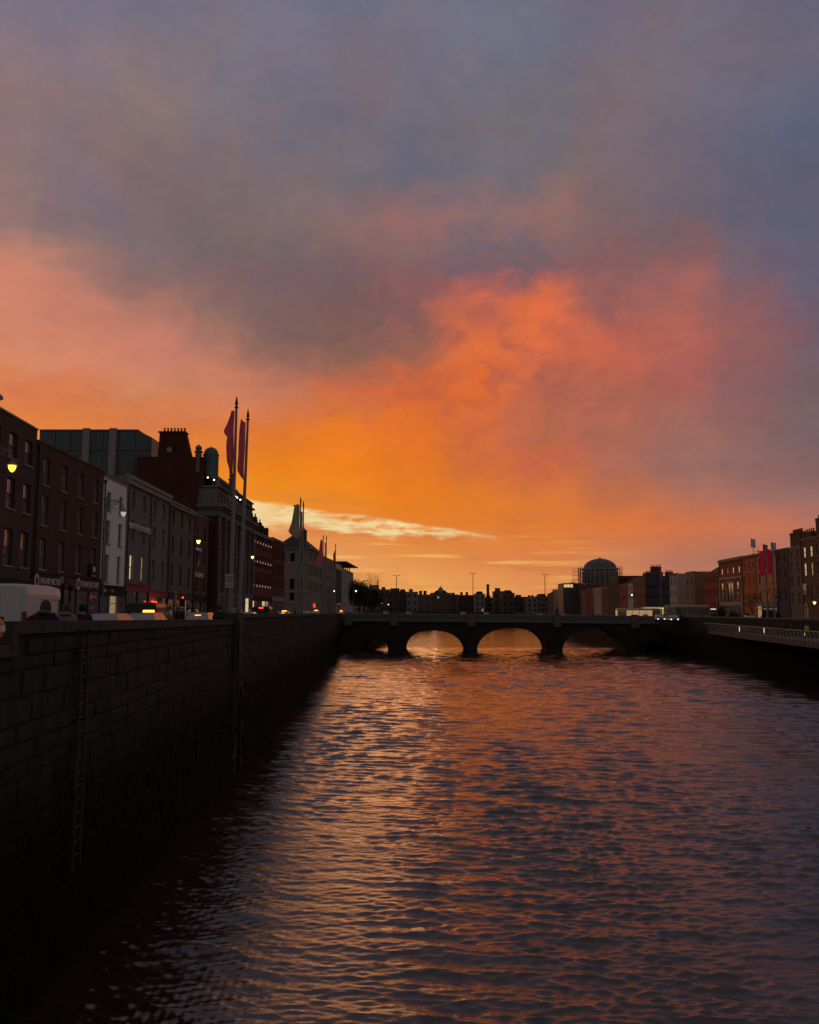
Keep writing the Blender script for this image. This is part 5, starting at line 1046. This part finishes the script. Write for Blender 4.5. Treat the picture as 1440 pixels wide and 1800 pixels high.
# ------------------------------------------------------------------ vehicles
RUB = mat('tyre_rubber', (.015, .015, .015), .8); TLR = mat('tail_lamp', (1, .06, .02), emit=.6); AMB = mat('amber_lamp', (1, .35, .06), emit=3.0); RDL = mat('red_lamp_lit', (1, .05, .03), emit=2.5); WHL = mat('white_headlamp', (1, .95, .85), emit=1.2)
def wheel_mesh(r):
    t_ = MB().lathe([(r * .62, -.1), (r * .95, -.1), (r, -.06), (r, .06), (r * .95, .1), (r * .62, .1)], n=20).mesh('wheel', RUB); h_ = MB().lathe([(.04, -.06), (r * .6, -.09), (r * .6, .09), (.04, .06)], n=12).mesh('rim', STEEL); return t_, h_
WH = wheel_mesh(.32); WHB = wheel_mesh(.46)
def loft(mb, st, n=14, pw=4.0):
    """stations (x, z0, z1, halfwidth): superellipse cross-sections"""
    rings = []
    for x, z0, z1, hw in st:
        i = len(mb.v); rings.append(i); cz_, hz_ = (z0 + z1) / 2, (z1 - z0) / 2
        for q in range(n * 2):
            a = 2 * math.pi * (q + .5) / (n * 2); ca, sa = math.cos(a), math.sin(a); r_ = (abs(ca) ** pw + abs(sa) ** pw) ** (-1 / pw); mb.v.append((x, hw * ca * r_, cz_ + hz_ * sa * r_))
    for a, b in zip(rings, rings[1:]):
        for q in range(2 * n): mb.f.append((a + q, b + q, b + (q + 1) % (2 * n), a + (q + 1) % (2 * n))); mb.m.append(mb.mi)
    mb.f.append(tuple(rings[0] + q for q in range(2 * n))); mb.m.append(mb.mi); mb.f.append(tuple(rings[-1] + q for q in range(2 * n))[::-1]); mb.m.append(mb.mi)
def paint(n_, c_, r_=.25): return mat('car_paint_' + n_, c_, r_, bump=0, var=.04, spec=.6)
def car(loc, rz, label, m_, hs=1.0, roof_light=None, brake=None):
    o = thing('car', label, 'car', loc, rz, 'cars queueing on the left quay' if loc[0] < 0 else 'cars on the right bank')
    mb = MB(); loft(mb, [(-2.15, .32, .78, .7), (-2.08, .26, .92, .84), (-1.2, .24, .95, .9), (0, .24, .93, .91), (1.1, .24, .9, .9), (1.75, .26, .82, .86), (2.1, .3, .68, .72), (2.17, .36, .6, .62)]); mb.obj('body', m_, o, smooth=True)
    cb = MB(); i0 = [(-1.95, .9, -1.35, 1.38 * hs), (1.15, .88, .25, 1.4 * hs)]
    def yz(x, z): return .83 - (z - .9) * .42
    zr = 1.4 * hs
    A = [(-1.98, .92), (-1.4, zr - .05), (-.9, zr), (.1, zr), (.45, zr - .04), (1.25, .9)]
    rf = MB()
    L3 = [(x, -yz(x, z), z) for x, z in A]; R3 = [(x, yz(x, z), z) for x, z in A]
    for k_ in range(1, 4): rf.quad(L3[k_], R3[k_], R3[k_ + 1], L3[k_ + 1])
    for x_ in (-1.55, -.35, .55):          # pillars
        for s_ in (-1, 1):
            zt2 = zr - .03; yb_, yt2 = .84 * s_, yz(0, zt2) * s_; rf.quad((x_ - .05, yb_, .9), (x_ + .05, yb_, .9), (x_ + .03, yt2 + .005 * s_, zt2), (x_ - .07, yt2 + .005 * s_, zt2))
    rf.obj('roof', m_, o)
    for nm, pl_ in (('rear_window', (L3[0], L3[1], R3[1], R3[0])), ('windscreen', (L3[4], L3[5], R3[5], R3[4]))): MB().quad(*pl_).obj(nm, GLASS, o)
    for s_, LL in ((-1, L3), (1, R3)): MB().quad(*[(x, y + .002 * s_, z) for x, y, z in LL]).obj('side_window', GLASS, o)
    for x_ in (-1.35, 1.35):
        for s_ in (-1, 1):
            w_ = mk('wheel', WH[0], o, (x_, .8 * s_, .32)); w_.rotation_euler = (math.pi / 2, 0, 0); mk('rim', WH[1], w_)
    for s_ in (-1, 1):
        MB().box(-2.17, -2.0, min(.5 * s_, .78 * s_), max(.5 * s_, .78 * s_), .62, .82).obj('tail_light', TLR, o); MB().box(1.98, 2.13, min(.42 * s_, .7 * s_), max(.42 * s_, .7 * s_), .5, .64).obj('headlight', STEEL, o)
        MB().box(.85, 1.05, min(.86 * s_, 1.04 * s_), max(.86 * s_, 1.04 * s_), .92, 1.06).obj('mirror', m_, o)
    if roof_light: MB().box(-.2, .05, -.3, .3, zr + .01, zr + .14, taper=.02).obj('roof_light', roof_light, o)
    if brake: MB().box(-1.62, -1.55, -.2, .2, 1.16 * hs, 1.24 * hs).obj('brake_light', brake, o)
    return o
def heading(y): a = Vector((interp(LQ, y), y)); b = Vector((interp(LQ, y + 3), y + 3)); return math.atan2(3, b.x - a.x)
SIL = paint('silver', (.3, .3, .31)); DK = paint('black', (.012, .012, .014)); GRYP = paint('grey', (.1, .1, .11)); REDP = paint('dark_red', (.12, .012, .01))
cars = [(198, 43.2, -.0, SIL, 'silver car roof showing above the wall right of the black coat', 1.0, None, None), (262, 48.5, 0, DK, 'black taxi with an amber roof light behind the wall', 1.02, AMB, None),
 (356, 62.5, 0, SIL, 'silver car with glowing amber rear light left of the flagpoles', 1.0, None, AMB), (437, 84, 0, SIL, 'light car catching the sunset just right of the flagpoles', 1.0, None, None), (500, 112, 0, REDP, 'car with bright amber lamps below the brick arcade', 1.0, AMB, AMB),
 (540, 134, 0, SIL, 'pale car below the cream corner building', 1.0, None, None), (556, 146, 0, GRYP, 'grey car with amber lamp near the far flagpoles', 1.05, AMB, None), (600, 192, 0, DK, 'far car with amber light at the bridge corner', 1.0, AMB, AMB)]
for px, Yc, _, m_, lb, hs, rl, bl in cars: p_ = P(px, 1076, Yc); car((p_.x, Yc, GL + .005), heading(Yc), lb, m_, hs, rl, bl)
def van(loc, rz, label, m_, L_=5.6, hv=2.45, wv=2.0, lamp=None):
    o = thing('van', label, 'van', loc, rz); mb = MB(); hw = wv / 2
    loft(mb, [(-L_ / 2, .42, hv - .08, hw * .93), (-L_ / 2 + .08, .35, hv, hw), (L_ / 2 - 2.4, .35, hv, hw), (L_ / 2 - 1.9, .35, hv - .06, hw * .99), (L_ / 2 - 1.1, .35, 1.55, hw * .97), (L_ / 2 - .3, .36, 1.15, hw * .93), (L_ / 2, .42, .85, hw * .82)], pw=9); mb.obj('body', m_, o, smooth=False)
    for s_ in (-1, 1):
        MB().box(-L_ / 2 - .02, -L_ / 2 - .002, min(.03 * s_, (hw - .2) * s_), max(.03 * s_, (hw - .2) * s_), .7, hv - .2).obj('rear_door', m_, o)
        MB().box(-L_ / 2 - .05, -L_ / 2 + .1, min((hw - .14) * s_, (hw + .01) * s_), max((hw - .14) * s_, (hw + .01) * s_), .95, 1.5).obj('tail_light', mat('tail_lens', (.18, .01, .012), .3), o)
        MB().box(-L_ / 2 + 1.3, L_ / 2 - 2.3, min(hw * s_, (hw + .012) * s_), max(hw * s_, (hw + .012) * s_), hv - .62, hv - .585).box(-L_ / 2 + 2.3, -L_ / 2 + 2.33, min(hw * s_, (hw + .012) * s_), max(hw * s_, (hw + .012) * s_), .6, hv - .63).obj('side_trim', mat('van_trim', (.2, .2, .21), .5), o)
        MB().quad((L_ / 2 - 2.2, (hw + .004) * s_, 1.3), (L_ / 2 - 1.3, (hw - .0) * s_, 1.3), (L_ / 2 - 1.75, (hw - .0) * s_, 2.0), (L_ / 2 - 2.2, (hw + .004) * s_, 2.0)).obj('side_window', GLASS, o)
        for x_ in (-L_ / 2 + 1.1, L_ / 2 - 1.0): w_ = mk('wheel', WH[0], o, (x_, (hw - .12) * s_, .32)); w_.rotation_euler = (math.pi / 2, 0, 0); mk('rim', WH[1], w_)
    MB().quad((L_ / 2 - 1.88, -hw * .85, hv - .1), (L_ / 2 - 1.88, hw * .85, hv - .1), (L_ / 2 - 1.08, hw * .85, 1.6), (L_ / 2 - 1.08, -hw * .85, 1.6)).obj('windscreen', GLASS, o)
    MB().box(-L_ / 2 - .05, -L_ / 2 - .021, -.16, -.04, 1.1, 1.3).obj('door_handle', BLK, o)
    if lamp: MB().box(-L_ / 2 - .06, -L_ / 2 - .02, -.25, .25, hv - .25, hv - .12).obj('brake_light', lamp, o)
    return o
VW = paint('van_white', (.5, .52, .54), .35)
p_ = P(46, 1060, 34.0); a_ = heading(34); van((p_.x - 1.0 + math.cos(a_) * 2.8, 34 + 2.8 * math.sin(a_), GL + .005), a_, 'tall white panel van seen from behind at the left edge', VW, hv=zat(1026, 34, 46) - GL)
for px, Yc, lb, hv, lm in ((266, 57, 'black people carrier behind the black taxi', 2.05, None), (464, 96, 'dark van with red brake light right of the flagpoles', 2.0, RDL)): p_ = P(px, 1060, Yc); van((p_.x, Yc, GL + .005), heading(Yc), lb, DK, L_=4.8, hv=hv, wv=1.85, lamp=lm)
def bus(loc, rz, label, m_, L_=10.5, hb=3.0, strip_=None, lm=None):
    o = thing('bus', label, 'bus', loc, rz); mb = MB(); loft(mb, [(-L_ / 2, .4, hb - .1, 1.18), (-L_ / 2 + .12, .32, hb, 1.25), (L_ / 2 - .3, .32, hb, 1.25), (L_ / 2, .4, hb - .12, 1.18)], pw=10); mb.obj('body', m_, o)
    n_ = 6
    for k_ in range(n_):
        a, b = -L_ / 2 + .4 + k_ * (L_ - .8) / n_, -L_ / 2 + .3 + (k_ + 1) * (L_ - .8) / n_
        for s_ in (-1, 1): MB().quad((a, 1.256 * s_, 1.35), (b, 1.256 * s_, 1.35), (b, 1.256 * s_, hb - .45), (a, 1.256 * s_, hb - .45)).obj('window', lm if (lm and k_ in strip_) else GLASS, o)
    for s_ in (-1, 1):
        MB().quad((s_ * (L_ / 2 + .004), -1.05, 1.2), (s_ * (L_ / 2 + .004), 1.05, 1.2), (s_ * (L_ / 2 + .004), 1.05, hb - .4), (s_ * (L_ / 2 + .004), -1.05, hb - .4)).obj('windscreen', lm if lm else GLASS, o)
        for x_ in (-L_ / 2 + 2.2, L_ / 2 - 2.4): w_ = mk('wheel', WHB[0], o, (x_, 1.12 * s_, .46)); w_.rotation_euler = (math.pi / 2, 0, 0); mk('rim', WHB[1], w_)
        MB().box(-.2 + L_ / 2, L_ / 2 + .02, min(.7 * s_, 1.0 * s_), max(.7 * s_, 1.0 * s_), .6, .8).obj('headlight', WHL, o)
    if strip_ is not None and lm: MB().box(-L_ / 2 + .5, L_ / 2 - .5, -1.262, -1.256, hb - .36, hb - .24).obj('ceiling_light_strip', mat('bus_strip', (1, .8, .5), emit=1.4), o)
    return o
BG = paint('bus_green', (.3, .36, .1)); BY = paint('bus_yellow', (.42, .3, .06)); WL = mat('bus_interior', (1, .62, .32), emit=.3)
p_ = P(1206, 1085, 158); bus((p_.x + .3, 158, GR), math.atan2(.6, 1) + .0, 'yellow green city bus turning at the right end of the bridge', BG, L_=9.5, hb=3.1)
p_ = onbridge(sx_(1136, 1078), 8); bus((p_.x, p_.y, zdk(56)), math.atan2(ub.y, ub.x) + math.pi, 'city bus with lit window strip crossing the right end of the bridge', BY, L_=8.5, hb=2.9, strip_=(1, 2, 3, 4), lm=WL)
p_ = P(1163, 1078, 180); bus((p_.x, 180, GR), math.atan2(-.3, 1), 'bus with glowing interior behind the bridge corner', BY, L_=8, hb=2.9, strip_=(0, 1, 2, 3, 4, 5), lm=WL)
p_ = P(1234, 1085, 170); bus((p_.x + .8, 172, GR), math.atan2(.9, 1), 'dark bus with an amber display facing the river', DK, L_=7, hb=2.7, strip_=(), lm=mat('bus_display', (1, .4, .12), emit=.7))
for px, Yc, lb in ((1161, 158, 'car with white headlights at the right bridge corner'), (1184, 152, 'car with one bright headlight left of the green bus'), (1318, 134, 'car with white headlight between the hedges')):
    p_ = P(px, 1090, Yc); o = car((p_.x, Yc, GR), -math.pi / 2 - .2, lb, DK)
    for s_ in (-1, 1): MB().box(2.14, 2.2, min(.42 * s_, .7 * s_), max(.42 * s_, .7 * s_), .55, .72).obj('headlight', WHL, o)
# ------------------------------------------------------------------ boardwalk and right bank furniture
PL_ = [(36, 60), (39.2, 74), (41.0, 87), (42.2, 97), (43.6, 110), (45.6, 125), (47.6, 140), (49.0, 153), (50.4, 162), (51, 166)]
bw = thing('boardwalk', 'timber river boardwalk with steel railings on the right bank', 'boardwalk'); WD = mat('boardwalk_timber', (.14, .115, .1), .75, kind='streak')
def along(pl_, step):
    out = []; acc = 0
    for (x0, y0), (x1, y1) in zip(pl_, pl_[1:]):
        L_ = math.hypot(x1 - x0, y1 - y0)
        while acc < L_: out.append((x0 + (x1 - x0) * acc / L_, y0 + (y1 - y0) * acc / L_, math.atan2(y1 - y0, x1 - x0))); acc += step
        acc -= L_
    return out
m_ = MB(); e_ = MB()
zdeck = lambda y: H - 3.1 - .25 * (1 - (y - 60) / 100)
for (x0, y0), (x1, y1) in zip(PL_, PL_[1:]):
    za, zb_ = zdeck(y0), zdeck(y1); m_.quad((x0, y0, za), (52, y0, za), (52, y1, zb_), (x1, y1, zb_))
    e_.quad((x0, y0, za - .55), (x0, y0, za + .1), (x1, y1, zb_ + .1), (x1, y1, zb_ - .55)); e_.quad((x0, y0, za - .55), (x1, y1, zb_ - .55), (52, y1, zb_ - .55), (52, y0, za - .55))
m_.obj('deck', WD, bw); e_.obj('edge_beam', WD, bw)
RS = mat('railing_steel', (.36, .32, .3), .5, metal=.1)
pst = MB().tube([(0, .04, -.55), (0, .02, .1), (0, -.05, .6), (0, -.22, 1.15)], .05, 5).mesh('baluster', RS)
for x, y, a in along(PL_, 1.3): q = mk('baluster', pst, bw, (x, y, zdeck(y)), a); q.scale = (1, -1, 1)
rl_ = MB()
for hz_, off_, r_ in ((1.15, -.22, .045), (.85, -.13, .02), (.6, -.06, .02), (.35, -.03, .02)):
    rl_.tube([(x + off_ * 0 - .22 * (hz_ > 1), y, zdeck(y) + hz_) for x, y in PL_], r_, 5)
rl_.obj('handrail', RS, bw)
ptm = mat('bollard_glow', (1, .85, .62), emit=.7)
for i, (px, py, Yc) in enumerate(((1295, 1112, 116), (1338, 1114, 109), (1371, 1115, 104), (1409, 1117, 98))):
    p_ = P(px, py, Yc); o = thing('bollard_light', 'slim lit bollard on the boardwalk, %s' % ('leftmost of four', 'second from left', 'third from left', 'rightmost, before the hi vis walker')[i], 'bollard', (p_.x + .4, p_.y, zdeck(Yc)), 0, 'lit bollards on the boardwalk')
    MB().box(-.08, .08, -.08, .08, 0, .45).obj('post', STEEL, o); MB().box(-.04, .04, -.04, .04, .451, 1.05).obj('lamp', ptm, o)
pw = thing('parapet_wall', 'pale granite parapet wall behind the boardwalk', 'wall'); mb = MB(); cp = MB()
for k_ in range(24):
    y0, y1 = 60 + k_ * 4.2, 60 + (k_ + 1) * 4.2; mb.box(48.3, 48.75, y0, y1 - .02, GR - 1.2, GR + 1.0)
    MB().box(48.2, 48.85, y0 + .01, y1 - .01, GR + 1.002, GR + 1.16).obj('coping_stone', PAV, pw)
mb.obj('wall', mat('parapet_granite', (.11, .09, .078), .8, kind='streak'), pw)
# hedges and street trees
def leafy(name, label, cat, loc, rx, ry, rz_, n_, s_, m_, trunk=0, seed=0, group=None):
    R_ = random.Random(seed); o = thing(name, label, cat, loc, 0, group); mb = MB()
    lobes = [(R_.uniform(-.55, .55) * rx, R_.uniform(-.5, .5) * ry, R_.uniform(.35, .85) * rz_, R_.uniform(.35, .6)) for _ in range(9)]
    for _ in range(n_):
        lx, ly, lz, lr = R_.choice(lobes); v = Vector((R_.gauss(0, 1), R_.gauss(0, 1), R_.gauss(0, 1))).normalized() * (R_.random() ** .4) * lr
        c_ = Vector((lx + v.x * rx, ly + v.y * ry, trunk + max(.05, lz + v.z * rz_))); a = Vector((R_.gauss(0, 1), R_.gauss(0, 1), R_.gauss(0, 1))).normalized() * s_; b_ = a.cross(Vector((R_.gauss(0, 1), R_.gauss(0, 1), R_.gauss(0, 1)))).normalized() * s_ * .55
        mb.quad(c_ - a, c_ + b_, c_ + a, c_ - b_)
    mb.obj('crown' if trunk else 'foliage', m_, o)
    if trunk:
        t_ = MB().tube([(0, 0, 0), (.1, 0, trunk * .6), (0, .1, trunk + rz_ * .4)], [.22, .17, .1], 8)
        for k_ in range(7): a = k_ * .9; t_.tube([(0, 0, trunk * .7 + k_ * .15), (math.cos(a) * rx * .45, math.sin(a) * ry * .45, trunk + rz_ * .5)], [.09, .03], 5)
        t_.obj('trunk', mat('bark', (.06, .045, .035), .9), o)
    return o
EV = mat('evergreen_leaf', (.035, .045, .025), .7, bump=0); HG = mat('hedge_leaf', (.03, .04, .02), .7, bump=0)
for i, (px0, px1, Yc, hh) in enumerate(((1262, 1276, 150, 2.3), (1284, 1303, 139, 1.6), (1303, 1322, 138, 1.5), (1338, 1356, 131, 1.7), (1352, 1372, 126, 1.7))):
    a, b = P(px0, 1090, Yc).x, P(px1, 1090, Yc).x; leafy('hedge', 'clipped dark hedge along the right quay, %s' % ('rounded one nearest the buses', 'second from the left', 'left of the headlight', 'right of the headlight', 'rightmost below the peach house')[i], 'hedge', ((a + b) / 2, Yc, GR), (b - a) / 1.6, .9, hh, 1500, .13, HG, 0, i, 'hedges on the right quay')
for i, (px, Yc, r_, hh, tr) in enumerate(((632, 235, 2.4, 5.4, 3.6), (640, 242, 2.2, 5.0, 3.4), (650, 250, 2.2, 4.2, 3.2), (658, 262, 2.0, 3.2, 3.0))):
    p_ = P(px, 1070, Yc); leafy('quay_tree', 'dark leafy tree beyond the left end of the bridge, %s' % ('leftmost and tallest', 'second from left', 'third from left', 'rightmost and lowest')[i], 'tree', (p_.x, Yc, GL), r_ * 1.5, 2.5, hh, 4500, .2, EV, tr * .8, 20 + i, 'trees beyond the left end of the bridge')
def bare_tree(label, px, Yc, hh, g_, seed, group=None):
    R_ = random.Random(seed); p_ = P(px, 1070, Yc); o = thing('bare_tree', label, 'tree', (p_.x, Yc, g_), 0, group); tr = MB(); tw = MB()
    tr.tube([(0, 0, 0), (.05, 0, hh * .3), (0, .05, hh * .55)], [.16, .11, .07], 7)
    def grow(p, d, L_, r_, dep):
        q = p + d * L_; (tr if dep < 2 else tw).tube([p, (p + q) / 2 + Vector((R_.uniform(-.04, .04), R_.uniform(-.04, .04), .02)) * L_, q], [r_, r_ * .8, r_ * .6], 4, False)
        if dep < 5:
            for _ in range(3 if dep < 4 else 2): grow(q, (d + Vector((R_.gauss(0, .45), R_.gauss(0, .45), R_.uniform(-.1, .35)))).normalized(), L_ * R_.uniform(.6, .82), r_ * .6, dep + 1)
    for k_ in range(4): a = k_ * 1.6 + R_.random(); grow(Vector((0, 0, hh * (.3 + .07 * k_))), Vector((math.cos(a) * .6, math.sin(a) * .6, .8)).normalized(), hh * .2, .05, 0)
    m_ = mat('bark', (.06, .045, .035)); tr.obj('trunk', m_, o); tw.obj('crown', m_, o)
bare_tree('bare winter tree with fine twigs above the dark trees', 645, 238, 10.8, GL, 3); bare_tree('thin bare tree left of the cream banner lamp', 654, 255, 10, GL, 5)
bare_tree('small bare street tree between the banner poles on the right quay', 1352, 133, 5.5, GR, 9); bare_tree('small bare tree before the orange brick house', 1322, 145, 4.6, GR, 11)
print('built', len(bpy.data.objects))
